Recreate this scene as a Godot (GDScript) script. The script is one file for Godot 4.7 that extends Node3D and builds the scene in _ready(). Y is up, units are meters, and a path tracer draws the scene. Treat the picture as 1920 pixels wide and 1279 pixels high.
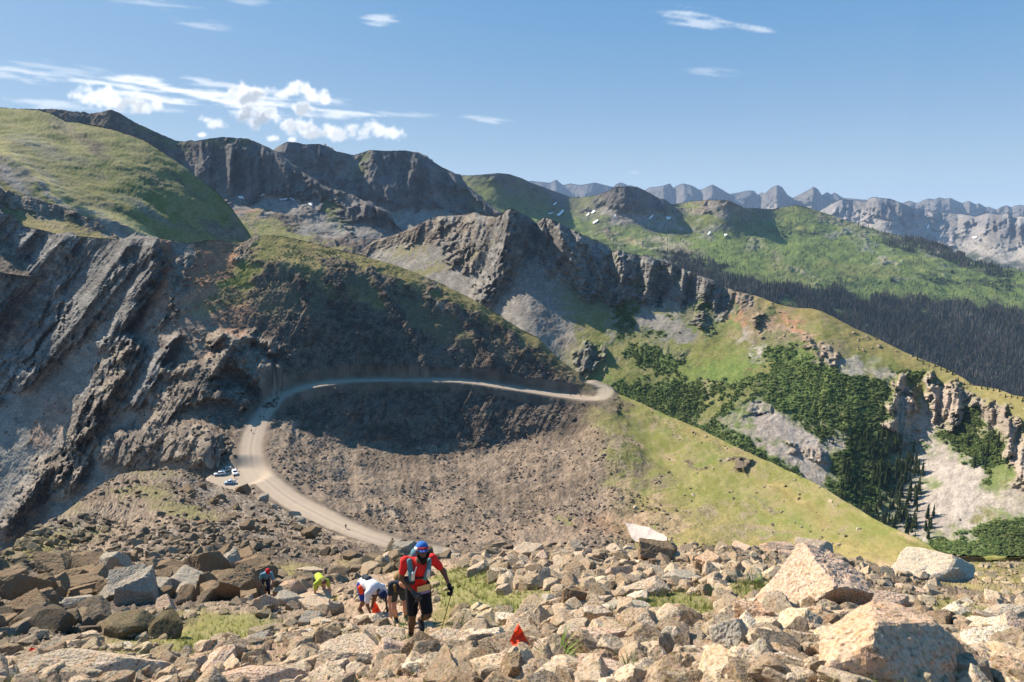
extends Node3D
# A mountain pass in high summer: runners climb a boulder slope above a dirt road, ranges fade behind.

const FOCAL := 1280.0          # focal length in pixels of the 1920 x 1279 photograph
const PITCH := 0.185           # the camera looks down by 10.6 degrees
const SUN_AZ := -53.0
const SUN_EL := 36.0

var rng := RandomNumberGenerator.new()
var used := {}
var slabs := {}                # terrain name -> Terrain


# ---------------------------------------------------------------- camera geometry
# The direction of a place that stands at (px, py) of the photograph, scaled to one metre of horizontal distance.
static func sight(px: float, py: float) -> Vector3:
	var u := (px - 960.0) / FOCAL
	var v := (639.5 - py) / FOCAL
	var d := Vector3(u, v * cos(PITCH) - sin(PITCH), -(cos(PITCH) + v * sin(PITCH)))
	return d / sqrt(d.x * d.x + d.z * d.z)


static func lin(points: Array, x: float, k: int) -> float:
	var n := points.size()
	if x <= points[0][0]:
		return points[0][k]
	for i in range(1, n):
		if x <= points[i][0]:
			var a = points[i - 1]
			var b = points[i]
			var t: float = (x - a[0]) / maxf(b[0] - a[0], 0.001)
			return a[k] + (b[k] - a[k]) * t
	return points[n - 1][k]


# ---------------------------------------------------------------- terrain
# Ground covers: colour A, colour B, how much rock relief, how grainy.
const COVER := {
	"rock": [0.218, 0.204, 0.186, 0.118, 0.11, 0.104, 1.0, 0.5],
	"rock_brown": [0.235, 0.195, 0.155, 0.13, 0.107, 0.09, 1.0, 0.5],
	"rock_far": [0.135, 0.125, 0.12, 0.085, 0.08, 0.08, 1.0, 0.2],
	"rock_pale": [0.34, 0.28, 0.23, 0.24, 0.20, 0.165, 0.9, 0.3],
	"crag": [0.26, 0.21, 0.165, 0.13, 0.105, 0.085, 0.42, 0.5],
	"rock_grey": [0.25, 0.232, 0.225, 0.17, 0.16, 0.16, 1.0, 0.25],
	"scree": [0.265, 0.24, 0.21, 0.185, 0.168, 0.15, 0.12, 0.35],
	"scree_dark": [0.145, 0.115, 0.092, 0.075, 0.06, 0.05, 0.35, 0.5],
	"scree_tan": [0.235, 0.18, 0.135, 0.145, 0.111, 0.083, 0.25, 0.5],
	"scree_red": [0.37, 0.20, 0.12, 0.26, 0.15, 0.095, 0.12, 0.3],
	"scree_pale": [0.38, 0.33, 0.285, 0.28, 0.24, 0.21, 0.15, 0.3],
	"grass": [0.15, 0.155, 0.05, 0.21, 0.19, 0.085, 0.10, 0.3],
	"grass_dry": [0.25, 0.205, 0.09, 0.17, 0.15, 0.06, 0.10, 0.28],
	"grass_pale": [0.36, 0.315, 0.14, 0.28, 0.25, 0.10, 0.06, 0.2],
	"grass_stone": [0.15, 0.145, 0.055, 0.23, 0.185, 0.13, 0.2, 0.45],
	"grass_far": [0.13, 0.145, 0.05, 0.095, 0.11, 0.045, 0.10, 0.2],
	"meadow": [0.15, 0.185, 0.055, 0.11, 0.15, 0.045, 0.06, 0.25],
	"shrub": [0.07, 0.105, 0.035, 0.12, 0.15, 0.05, 0.3, 0.4],
	"forest": [0.05, 0.055, 0.035, 0.035, 0.04, 0.028, 0.1, 0.3],
	"dirt": [0.40, 0.315, 0.23, 0.34, 0.265, 0.195, 0.02, 0.12],
	"soil": [0.36, 0.26, 0.185, 0.24, 0.17, 0.12, 0.1, 0.4],
}


class Terrain:
	var title := ""
	var x0 := 0.0
	var x1 := 0.0
	var dx := 2.2
	var dy := 2.2
	var rails := []            # from the crest down: [px, py, value]; value = metres on the crest, then slope in degrees (or metres when by_distance)
	var by_distance := false
	var strips := []           # the cover between one rail and the next
	var patches := []
	var back := 35.0           # slope behind the crest
	var back_rows := 14
	var back_step := 0.012
	var blur := 5
	var soften := 9           # columns over which the rails are rounded
	var drop := 0.22           # how much longer the gullies are than wide
	var gully := 12.0          # metres of relief where there is rock
	var gully_size := 60.0
	var lean := 0.0            # how far the gullies lean sideways
	var lump := 1.5
	var crag := 0.16           # blocky steps, as a share of the gullies
	var lump_size := 20.0
	var grain := 0.3           # roughness, in cells
	var crest_fade := 0.35
	var tint_size := 8.0       # cells
	var seed_ := 1
	var shrub_edge := 0.082
	var road_px := []          # where the photograph shows the road's middle
	var road := PackedVector3Array()
	var fins := []             # ribs of standing rock: [half width px, height px, cover, x, y, x, y, ...]
	var pads := []             # level ground: [px, py, radius]
	# results
	var nc := 0
	var nr := 0
	var pos := PackedVector3Array()
	var nor := PackedVector3Array()
	var col := PackedColorArray()
	var rowy := PackedFloat32Array()
	var rock := PackedFloat32Array()
	var kind := PackedByteArray()   # 0 bare, 1 grass, 2 shrubs, 3 forest, 4 road
	var lane := PackedByteArray()   # 1 on the road
	var mesh: ArrayMesh
	var road_mesh: ArrayMesh
	# cover map
	var mw := 0
	var mh := 0
	var my0 := 0.0
	var cmap := PackedFloat32Array()
	var fin_push := PackedFloat32Array()
	const CELL := 7.0

	func rail_y(k: int, x: float) -> float:
		return Terrain.lin(rails[k], x, 1)

	static func lin(points: Array, x: float, k: int) -> float:
		var n := points.size()
		if x <= points[0][0]:
			return points[0][k]
		for i in range(1, n):
			if x <= points[i][0]:
				var a = points[i - 1]
				var b = points[i]
				var t: float = (x - a[0]) / maxf(b[0] - a[0], 0.001)
				return a[k] + (b[k] - a[k]) * t
		return points[n - 1][k]

	static func sight(px: float, py: float) -> Vector3:
		var u := (px - 960.0) / FOCAL
		var v := (639.5 - py) / FOCAL
		var d := Vector3(u, v * cos(PITCH) - sin(PITCH), -(cos(PITCH) + v * sin(PITCH)))
		return d / sqrt(d.x * d.x + d.z * d.z)

	func paint_map() -> void:
		var ylo := 1e9
		var yhi := -1e9
		for r in rails:
			for p in r:
				ylo = minf(ylo, p[1])
				yhi = maxf(yhi, p[1])
		my0 = ylo - 20.0
		yhi = minf(yhi, 1500.0)
		mw = int((x1 - x0) / CELL) + 3
		mh = int((yhi + 20.0 - my0) / CELL) + 3
		cmap.resize(mw * mh * 8)
		for i in mw:
			var x := x0 + i * CELL
			var ys := []
			for k in rails.size():
				ys.append(rail_y(k, x))
			for j in mh:
				var y := my0 + j * CELL
				var s := 0
				while s < strips.size() - 1 and s + 1 < ys.size() and y > ys[s + 1]:
					s += 1
				var which = strips[s]
				if which is Array:
					var chosen = which[which.size() - 1][1]
					for w in which:
						if x <= w[0]:
							chosen = w[1]
							break
					which = chosen
				var c: Array = COVER[which]
				var at := (j * mw + i) * 8
				for q in 8:
					cmap[at + q] = c[q]
		for turn in 2:
			var old := cmap.duplicate()
			for j in mh:
				for q in 8:
					var o := j * mw * 8 + q
					var sum := 0.0
					for z in range(-4, 5):
						sum += old[o + clampi(z, 0, mw - 1) * 8]
					for i in mw:
						cmap[o + i * 8] = sum / 9.0
						sum += old[o + mini(i + 5, mw - 1) * 8] - old[o + maxi(i - 4, 0) * 8]
		for p in patches:
			var c: Array = COVER[p[0]]
			var a := deg_to_rad(p[5])
			var reach := maxf(p[3], p[4]) * 1.25
			var strength: float = p[6] if p.size() > 6 else 1.0
			for j in range(maxi(0, int((p[2] - reach - my0) / CELL)), mini(mh, int((p[2] + reach - my0) / CELL) + 2)):
				for i in range(maxi(0, int((p[1] - reach - x0) / CELL)), mini(mw, int((p[1] + reach - x0) / CELL) + 2)):
					var ux: float = x0 + i * CELL - p[1]
					var uy: float = my0 + j * CELL - p[2]
					var lx: float = (ux * cos(a) + uy * sin(a)) / p[3]
					var ly: float = (-ux * sin(a) + uy * cos(a)) / p[4]
					var w := smoothstep(1.2, 0.75, sqrt(lx * lx + ly * ly)) * strength
					if w > 0.0:
						var at := (j * mw + i) * 8
						for q in 8:
							cmap[at + q] = lerpf(cmap[at + q], c[q], w)

	static func smoothed(a: PackedFloat32Array, w: int) -> PackedFloat32Array:
		var n := a.size()
		var b := PackedFloat32Array()
		b.resize(n)
		var sum := 0.0
		for q in range(-w, w + 1):
			sum += a[clampi(q, 0, n - 1)]
		for i in n:
			b[i] = sum / (2 * w + 1)
			sum += a[mini(i + w + 1, n - 1)] - a[maxi(i - w, 0)]
		return b

	func build() -> void:
		paint_map()
		nc = int((x1 - x0) / dx) + 1
		var nk := rails.size()
		var ky := []
		var kd := []
		for k in nk:
			var ys := PackedFloat32Array()
			var ds := PackedFloat32Array()
			ys.resize(nc)
			ds.resize(nc)
			for c in nc:
				var x := x0 + c * dx
				ys[c] = lin(rails[k], x, 1)
				ds[c] = lin(rails[k], x, 2)
			ds = smoothed(smoothed(ds, soften if k > 0 else soften / 2), soften if k > 0 else soften / 2)
			if k > 0:
				ys = smoothed(smoothed(ys, soften), soften)
			for c in nc:
				var x := x0 + c * dx
				var val := ds[c]
				if k > 0:
					ys[c] = maxf(ys[c], ky[k - 1][c] + 0.3)
				if k == 0 or by_distance:
					ds[c] = val
				else:
					var s := tan(deg_to_rad(val))
					var up: float = ky[k - 1][c]
					var e1 := -sight(x, up).y
					var e2 := -sight(x, ys[c]).y
					ds[c] = kd[k - 1][c] * (s + e1) / maxf(s + e2, 0.02)
			if k > 0:
				var wide := mini(soften * (k + 1), 40)
				ds = smoothed(smoothed(ds, wide), wide)
			ky.append(ys)
			kd.append(ds)
		var counts := []
		nr = back_rows
		for k in nk - 1:
			var most := 0.0
			for c in range(0, nc, 4):
				most = maxf(most, ky[k + 1][c] - ky[k][c])
			var n := maxi(2, int(ceil(most / dy)))
			if ky[k + 1][0] > 1320.0:
				n = mini(n, 60)
			counts.append(n)
			nr += n
		nr += 1
		var dd := PackedFloat32Array()
		var hh := PackedFloat32Array()
		dd.resize(nr * nc)
		hh.resize(nr * nc)
		rowy.resize(nr * nc)
		for c in nc:
			var x := x0 + c * dx
			var d0: float = kd[0][c]
			var h0: float = sight(x, ky[0][c]).y * d0
			for b in back_rows:
				var q := float(back_rows - b)
				var far := d0 * back_step * q
				var at := b * nc + c
				dd[at] = d0 + far
				hh[at] = h0 - far * tan(deg_to_rad(back)) * minf(1.0, 0.4 + q * 0.12)
				rowy[at] = ky[0][c] - 0.01 * q
			var r := back_rows
			for k in nk - 1:
				var da: float = kd[k][c]
				var db: float = kd[k + 1][c]
				var ha: float = sight(x, ky[k][c]).y * da
				var hb: float = sight(x, ky[k + 1][c]).y * db
				var n: int = counts[k]
				var m := (hb - ha) / (db - da) if absf(db - da) > 0.001 else 1e6
				for i in (n + 1 if k == nk - 2 else n):
					var t := float(i) / n
					var at := (r + i) * nc + c
					var y: float = ky[k][c] + (ky[k + 1][c] - ky[k][c]) * t
					var e := -sight(x, y).y
					dd[at] = da + (db - da) * t
					if absf(m + e) > 0.01 and i > 0:
						dd[at] = clampf((m * da - ha) / (m + e), minf(da, db), maxf(da, db))
					hh[at] = -e * dd[at]
					rowy[at] = y
				r += n
		# round the breaks between the strips
		if blur > 0:
			var sd := dd.duplicate()
			var sh := hh.duplicate()
			for r in range(back_rows + 1, nr - 1):
				var w := mini(blur, mini(r - back_rows, nr - 1 - r))
				for c in nc:
					var a := 0.0
					var b := 0.0
					for q in range(-w, w + 1):
						a += sd[(r + q) * nc + c]
						b += sh[(r + q) * nc + c]
					dd[r * nc + c] = a / (2 * w + 1)
					hh[r * nc + c] = b / (2 * w + 1)
		pos.resize(nr * nc)
		for r in nr:
			for c in nc:
				var at := r * nc + c
				var s := sight(x0 + c * dx, rowy[at])
				pos[at] = Vector3(s.x * dd[at], hh[at], s.z * dd[at])
		make_normals()
		raise_fins()
		if road_px.size() > 1:
			survey()
		relief()
		if road.size() > 1:
			carve()
		make_normals()
		var index := PackedInt32Array()
		var paved := PackedInt32Array()
		index.resize((nr - 1) * (nc - 1) * 6)
		var o := 0
		for r in nr - 1:
			for c in nc - 1:
				var a := r * nc + c
				if lane.size() and lane[a] and lane[a + 1] and lane[a + nc] and lane[a + nc + 1]:
					paved.append_array(PackedInt32Array([a, a + 1, a + nc, a + 1, a + nc + 1, a + nc]))
					continue
				index[o] = a
				index[o + 1] = a + 1
				index[o + 2] = a + nc
				index[o + 3] = a + 1
				index[o + 4] = a + nc + 1
				index[o + 5] = a + nc
				o += 6
		index.resize(o)
		if paved.size():
			road_mesh = cut_out(paved)
		var arrays := []
		arrays.resize(Mesh.ARRAY_MAX)
		arrays[Mesh.ARRAY_VERTEX] = pos
		arrays[Mesh.ARRAY_NORMAL] = nor
		arrays[Mesh.ARRAY_COLOR] = col
		arrays[Mesh.ARRAY_INDEX] = index
		mesh = ArrayMesh.new()
		mesh.add_surface_from_arrays(Mesh.PRIMITIVE_TRIANGLES, arrays)

	# The road's own surface, joined to the slope at its edges.
	func cut_out(paved: PackedInt32Array) -> ArrayMesh:
		var place := {}
		var v := PackedVector3Array()
		var n := PackedVector3Array()
		var c := PackedColorArray()
		var f := PackedInt32Array()
		for i in paved:
			if not place.has(i):
				place[i] = v.size()
				v.append(pos[i])
				n.append(nor[i])
				c.append(col[i])
			f.append(place[i])
		var arrays := []
		arrays.resize(Mesh.ARRAY_MAX)
		arrays[Mesh.ARRAY_VERTEX] = v
		arrays[Mesh.ARRAY_NORMAL] = n
		arrays[Mesh.ARRAY_COLOR] = c
		arrays[Mesh.ARRAY_INDEX] = f
		var m := ArrayMesh.new()
		m.add_surface_from_arrays(Mesh.PRIMITIVE_TRIANGLES, arrays)
		return m

	func make_normals() -> void:
		nor.resize(nr * nc)
		for r in nr:
			var ra := maxi(r - 1, 0) * nc
			var rb := mini(r + 1, nr - 1) * nc
			for c in nc:
				var a := pos[r * nc + mini(c + 1, nc - 1)] - pos[r * nc + maxi(c - 1, 0)]
				var b := pos[rb + c] - pos[ra + c]
				var n := b.cross(a)
				if n.dot(pos[r * nc + c]) > 0.0 if r >= back_rows else n.y < 0.0:
					n = -n
				nor[r * nc + c] = n.normalized()

	func l0(soft: FastNoiseLite, p: Vector3) -> float:
		return soft.get_noise_3d(p.x * 2.0, p.y * 2.0, p.z * 2.0)

	# Ribs, fins and bluffs that stand out of the slope: their height here, in photograph pixels.
	func raise_fins() -> void:
		if fins.is_empty():
			return
		fin_push.resize(nr * nc)
		for f in fins:
			var w: float = f[0]
			var c: Array = COVER[f[2]]
			for k in range(3, f.size() - 3, 2):
				var a := Vector2(f[k], f[k + 1])
				var b := Vector2(f[k + 2], f[k + 3])
				var c0 := clampi(int((minf(a.x, b.x) - w - x0) / dx), 0, nc - 1)
				var c1 := clampi(int((maxf(a.x, b.x) + w - x0) / dx) + 1, 0, nc - 1)
				var lo := minf(a.y, b.y) - w
				var hi := maxf(a.y, b.y) + w
				var ends := 1.0
				for col_ in range(c0, c1 + 1):
					for r in range(back_rows, nr):
						var at := r * nc + col_
						var y := rowy[at]
						if y < lo:
							continue
						if y > hi:
							break
						var q := Vector2(x0 + col_ * dx, y)
						var t := clampf((q - a).dot(b - a) / maxf((b - a).length_squared(), 0.01), 0.0, 1.0)
						var d := q.distance_to(a.lerp(b, t)) / w
						if d < 1.0:
							var h: float = f[1] * pow(1.0 - d, 0.75)
							if h > fin_push[at]:
								fin_push[at] = h
				# its own rock in the cover map
				for j in range(maxi(0, int((lo - my0) / CELL)), mini(mh, int((hi - my0) / CELL) + 1)):
					for i in range(maxi(0, int((minf(a.x, b.x) - w - x0) / CELL)), mini(mw, int((maxf(a.x, b.x) + w - x0) / CELL) + 1)):
						var q := Vector2(x0 + i * CELL, my0 + j * CELL)
						var t := clampf((q - a).dot(b - a) / maxf((b - a).length_squared(), 0.01), 0.0, 1.0)
						var m := smoothstep(1.0, 0.5, q.distance_to(a.lerp(b, t)) / w)
						if m > 0.0:
							var at := (j * mw + i) * 8
							for z in 8:
								cmap[at + z] = lerpf(cmap[at + z], c[z], m)

	func relief() -> void:
		col.resize(nr * nc)
		rock.resize(nr * nc)
		kind.resize(nr * nc)
		var ridged := FastNoiseLite.new()
		ridged.seed = seed_
		ridged.noise_type = FastNoiseLite.TYPE_SIMPLEX_SMOOTH
		ridged.fractal_type = FastNoiseLite.FRACTAL_RIDGED
		ridged.fractal_octaves = 5
		ridged.fractal_gain = 0.52
		ridged.frequency = 1.0 / gully_size
		var soft := FastNoiseLite.new()
		soft.seed = seed_ + 7
		soft.noise_type = FastNoiseLite.TYPE_SIMPLEX_SMOOTH
		soft.fractal_octaves = 5
		soft.fractal_gain = 0.55
		soft.frequency = 1.0 / lump_size
		var tints := FastNoiseLite.new()
		tints.seed = seed_ + 13
		tints.noise_type = FastNoiseLite.TYPE_SIMPLEX
		tints.fractal_octaves = 4
		tints.fractal_gain = 0.65
		tints.frequency = 0.13
		var cells := FastNoiseLite.new()
		cells.seed = seed_ + 19
		cells.noise_type = FastNoiseLite.TYPE_CELLULAR
		cells.cellular_return_type = FastNoiseLite.RETURN_CELL_VALUE
		cells.fractal_octaves = 2
		cells.frequency = 4.5 / gully_size
		var rnd := RandomNumberGenerator.new()
		rnd.seed = seed_ * 77 + 5
		var base := pos.duplicate()
		var mid := pos[back_rows * nc + nc / 2]
		var reach := sqrt(mid.x * mid.x + mid.z * mid.z)
		for r in nr:
			var edge := clampf(float(r - back_rows) / 9.0, 0.0, 1.0)
			if r < back_rows:
				edge = 0.0
			var calm := lerpf(crest_fade, 1.0, edge)
			for c in nc:
				var at := r * nc + c
				var p := base[at]
				var d := sqrt(p.x * p.x + p.z * p.z)
				var cell := d * dx / FOCAL
				var k := 1.0 / (cell * tint_size)
				# the cover, its border frayed by noise
				var wx := soft.get_noise_3d(p.x * 1.3 + 91.0, p.y * 1.3, p.z * 1.3) * 34.0
				var wy := soft.get_noise_3d(p.x * 1.3, p.y * 1.3 + 57.0, p.z * 1.3) * 34.0
				var gx := clampf((x0 + c * dx + wx - x0) / CELL, 0.0, mw - 1.001)
				var gy := clampf((rowy[at] + wy * 0.7 - my0) / CELL, 0.0, mh - 1.001)
				var i := int(gx)
				var j := int(gy)
				var fx := gx - i
				var fy := gy - j
				var a := (j * mw + i) * 8
				var b := a + mw * 8
				var w00 := (1.0 - fx) * (1.0 - fy)
				var w10 := fx * (1.0 - fy)
				var w01 := (1.0 - fx) * fy
				var w11 := fx * fy
				var ra := cmap[a + 6] * w00 + cmap[a + 14] * w10 + cmap[b + 6] * w01 + cmap[b + 14] * w11
				var ga := cmap[a + 7] * w00 + cmap[a + 15] * w10 + cmap[b + 7] * w01 + cmap[b + 15] * w11
				var t := tints.get_noise_3d(p.x * k * 6.0, p.y * k * 6.0, p.z * k * 6.0) * 1.7 + tints.get_noise_3d(p.x * k * 0.9, p.y * k * 0.9, p.z * k * 0.9) * 1.1
				t = clampf(t + 0.5 + rnd.randf_range(-0.25, 0.25), 0.0, 1.0)
				var cr := (cmap[a] * w00 + cmap[a + 8] * w10 + cmap[b] * w01 + cmap[b + 8] * w11) * (1.0 - t) + (cmap[a + 3] * w00 + cmap[a + 11] * w10 + cmap[b + 3] * w01 + cmap[b + 11] * w11) * t
				var cg := (cmap[a + 1] * w00 + cmap[a + 9] * w10 + cmap[b + 1] * w01 + cmap[b + 9] * w11) * (1.0 - t) + (cmap[a + 4] * w00 + cmap[a + 12] * w10 + cmap[b + 4] * w01 + cmap[b + 12] * w11) * t
				var cb := (cmap[a + 2] * w00 + cmap[a + 10] * w10 + cmap[b + 2] * w01 + cmap[b + 10] * w11) * (1.0 - t) + (cmap[a + 5] * w00 + cmap[a + 13] * w10 + cmap[b + 5] * w01 + cmap[b + 13] * w11) * t
				var f := 1.0 + ga * rnd.randf_range(-0.7, 0.7)
				col[at] = Color(cr * f, cg * f, cb * f)
				rock[at] = ra
				var ba := cmap[a] * w00 + cmap[a + 8] * w10 + cmap[b] * w01 + cmap[b + 8] * w11
				var bg := cmap[a + 1] * w00 + cmap[a + 9] * w10 + cmap[b + 1] * w01 + cmap[b + 9] * w11
				kind[at] = 3 if ba < 0.064 and bg < 0.075 else 2 if ba < shrub_edge else 1 if bg > ba * 0.86 else 0
				if fin_push.size() and fin_push[at] != 0.0:
					p -= p / p.length() * fin_push[at] * cell / dx * (0.8 + 0.7 * l0(soft, p))
				var sx := (x0 + c * dx) / FOCAL * reach + p.y * lean
				var g := ridged.get_noise_3d(sx, p.y * drop, d * 0.12)
				var l := soft.get_noise_3d(p.x, p.y, p.z)
				var push := (gully * ra * ra * g + lump * (0.45 + ra) * l) * calm
				if ra > 0.3:
					push += crag * gully * ra * cells.get_noise_3d(sx, p.y * 0.3, d * 0.25) * calm
				var out := nor[at]
				if r >= back_rows:
					out = out.lerp(p / -p.length(), smoothstep(0.2, 0.6, ra)).normalized()
				pos[at] = p + out * (push + rnd.randf_range(-1.0, 1.0) * cell * ra * 0.55)
				if r < nr - 1:
					var gap := minf(cell, base[at].distance_to(base[at + nc]))
					pos[at] += nor[at] * rnd.randf_range(-1.0, 1.0) * grain * gap * (0.15 + ga * 1.6)

	# The road's middle line in the place, its gradient evened out.
	func survey() -> void:
		var curve := Curve3D.new()
		curve.bake_interval = 5.0
		var raw := PackedVector3Array()
		for p in road_px:
			raw.append(spot(p[0], p[1]))
		for i in raw.size():
			var along := (raw[mini(i + 1, raw.size() - 1)] - raw[maxi(i - 1, 0)]) / 6.0
			curve.add_point(raw[i], -along, along)
		road = curve.get_baked_points()
		for turn in 12:
			for i in range(1, road.size() - 1):
				var p := road[i]
				p.y = (road[i - 1].y + p.y + road[i + 1].y) / 3.0
				road[i] = p

	# Cuts the road's bench into the slope.
	func carve() -> void:
		lane.resize(nr * nc)
		var blur_ := FastNoiseLite.new()
		blur_.seed = 6
		blur_.frequency = 0.12
		blur_.fractal_octaves = 3
		for at in nr * nc:
			if rowy[at] < 690.0 or rowy[at] > 1075.0:
				continue
			var across := x0 + (at % nc) * dx
			if across < 440.0 or across > 1160.0:
				continue
			var p := pos[at]
			var best := 1e9
			var h := 0.0
			for i in road.size() - 1:
				var a := road[i]
				if absf(a.x - p.x) > 18.0 or absf(a.z - p.z) > 18.0:
					continue
				var b := road[i + 1]
				var ex := b.x - a.x
				var ez := b.z - a.z
				var t := clampf(((p.x - a.x) * ex + (p.z - a.z) * ez) / (ex * ex + ez * ez), 0.0, 1.0)
				var qx := a.x + ex * t - p.x
				var qz := a.z + ez * t - p.z
				var q := qx * qx + qz * qz
				if q < best:
					best = q
					h = a.y + (b.y - a.y) * t
			if best < 1e8:
				best = sqrt(best)
				var away := sqrt(p.x * p.x + p.z * p.z)
				var road_half := 3.6 * clampf((away - 150.0) / 90.0, 0.45, 1.0)
				var w := smoothstep(road_half + 5.0, road_half + 0.6, best)
				if w > 0.0:
					p.y = lerpf(p.y, h - 0.12, w)
					pos[at] = p
					if w < 0.97:
						var tone := 0.85 + 0.5 * blur_.get_noise_3dv(p)
						col[at] = col[at].lerp(Color(0.17, 0.135, 0.105) * tone, 0.85 * smoothstep(0.0, 0.15, w))
					if w > 0.5:
						kind[at] = 4
					if w > 0.8:
						lane[at] = 1
					var dust := smoothstep(road_half + 2.5, road_half - 0.5, best) * 0.85
					var track := 1.0 + 0.16 * exp(-pow((best - 1.1) / 0.5, 2.0)) - 0.1 * exp(-pow(best / 0.5, 2.0))
					col[at] = col[at].lerp(Color(0.37, 0.30, 0.235) * track, dust)

		for q in pads:
			var o := spot(q[0], q[1])
			for at in nr * nc:
				var p := pos[at]
				var best := sqrt((p.x - o.x) * (p.x - o.x) + (p.z - o.z) * (p.z - o.z))
				if best < q[2] + 8.0:
					var w := smoothstep(q[2] + 8.0, q[2], best)
					p.y = lerpf(p.y, o.y, w)
					pos[at] = p
					col[at] = col[at].lerp(Color(0.38, 0.31, 0.24), w * 0.8)
					if w > 0.4:
						kind[at] = 4
					if w > 0.8:
						lane[at] = 1

	# The place on this ground that the photograph shows at (px, py).
	func spot(px: float, py: float) -> Vector3:
		var gc := clampf((px - x0) / dx, 0.0, nc - 1.001)
		var c := int(gc)
		var lo := back_rows
		var hi := nr - 1
		while hi - lo > 1:
			var mid := (lo + hi) / 2
			if rowy[mid * nc + c] < py:
				lo = mid
			else:
				hi = mid
		var ya := rowy[lo * nc + c]
		var yb := rowy[hi * nc + c]
		var t := clampf((py - ya) / maxf(yb - ya, 0.01), 0.0, 1.0)
		var f := gc - c
		var a := pos[lo * nc + c].lerp(pos[lo * nc + c + 1], f)
		var b := pos[hi * nc + c].lerp(pos[hi * nc + c + 1], f)
		return a.lerp(b, t)

	func grassy(px: float, py: float) -> bool:
		var gc := clampi(int((px - x0) / dx), 0, nc - 1)
		for r in range(back_rows, nr):
			if rowy[r * nc + gc] > py:
				return kind[r * nc + gc] == 1
		return false

	func lay(px: float, py: float) -> Vector3:
		var gc := clampi(int((px - x0) / dx), 0, nc - 1)
		var lo := back_rows
		var hi := nr - 1
		while hi - lo > 1:
			var mid := (lo + hi) / 2
			if rowy[mid * nc + gc] < py:
				lo = mid
			else:
				hi = mid
		var r0 := maxi(lo - 4, back_rows)
		var r1 := mini(hi + 4, nr - 1)
		var c0 := maxi(gc - 4, 0)
		var c1 := mini(gc + 4, nc - 1)
		var n := (pos[r1 * nc + gc] - pos[r0 * nc + gc]).cross(pos[lo * nc + c1] - pos[lo * nc + c0]).normalized()
		return n if n.y > 0.0 else -n


# ---------------------------------------------------------------- camera, sky, sun
func make_view() -> void:
	rng.seed = 20240
	var cam := Camera3D.new()
	cam.name = "camera"
	cam.keep_aspect = Camera3D.KEEP_HEIGHT
	cam.fov = rad_to_deg(2.0 * atan(639.5 / FOCAL))
	var lens := CameraAttributesPhysical.new()
	lens.frustum_focal_length = 24.02
	lens.frustum_near = 0.1
	lens.frustum_far = 60000.0
	lens.frustum_focus_distance = 70.0
	lens.exposure_aperture = 2.8
	cam.attributes = lens
	cam.rotation = Vector3(-PITCH, 0, 0)
	cam.near = 0.1
	cam.far = 60000.0
	add_child(cam)
	cam.current = true

	var env := Environment.new()
	env.background_mode = Environment.BG_SKY
	env.tonemap_mode = Environment.TONE_MAPPER_LINEAR
	env.tonemap_exposure = 2.0
	env.sdfgi_enabled = true
	env.ssao_enabled = true
	env.ssil_enabled = true
	env.fog_enabled = true
	env.fog_density = 0.000034
	env.fog_light_color = Color(0.70, 0.83, 1.0)
	var sky := Sky.new()
	var sm := PanoramaSkyMaterial.new()
	sm.panorama = ImageTexture.create_from_image(sky_picture())
	sky.sky_material = sm
	env.sky = sky
	var world := WorldEnvironment.new()
	world.name = "world"
	world.environment = env
	add_child(world)

	var sun := DirectionalLight3D.new()
	sun.name = "sun"
	sun.light_energy = 1.6
	sun.light_color = Color(1.0, 0.95, 0.87)
	sun.light_angular_distance = 0.5
	sun.shadow_enabled = true
	sun.rotation = Vector3(-deg_to_rad(SUN_EL), -deg_to_rad(SUN_AZ) + PI, 0)
	add_child(sun)


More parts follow.
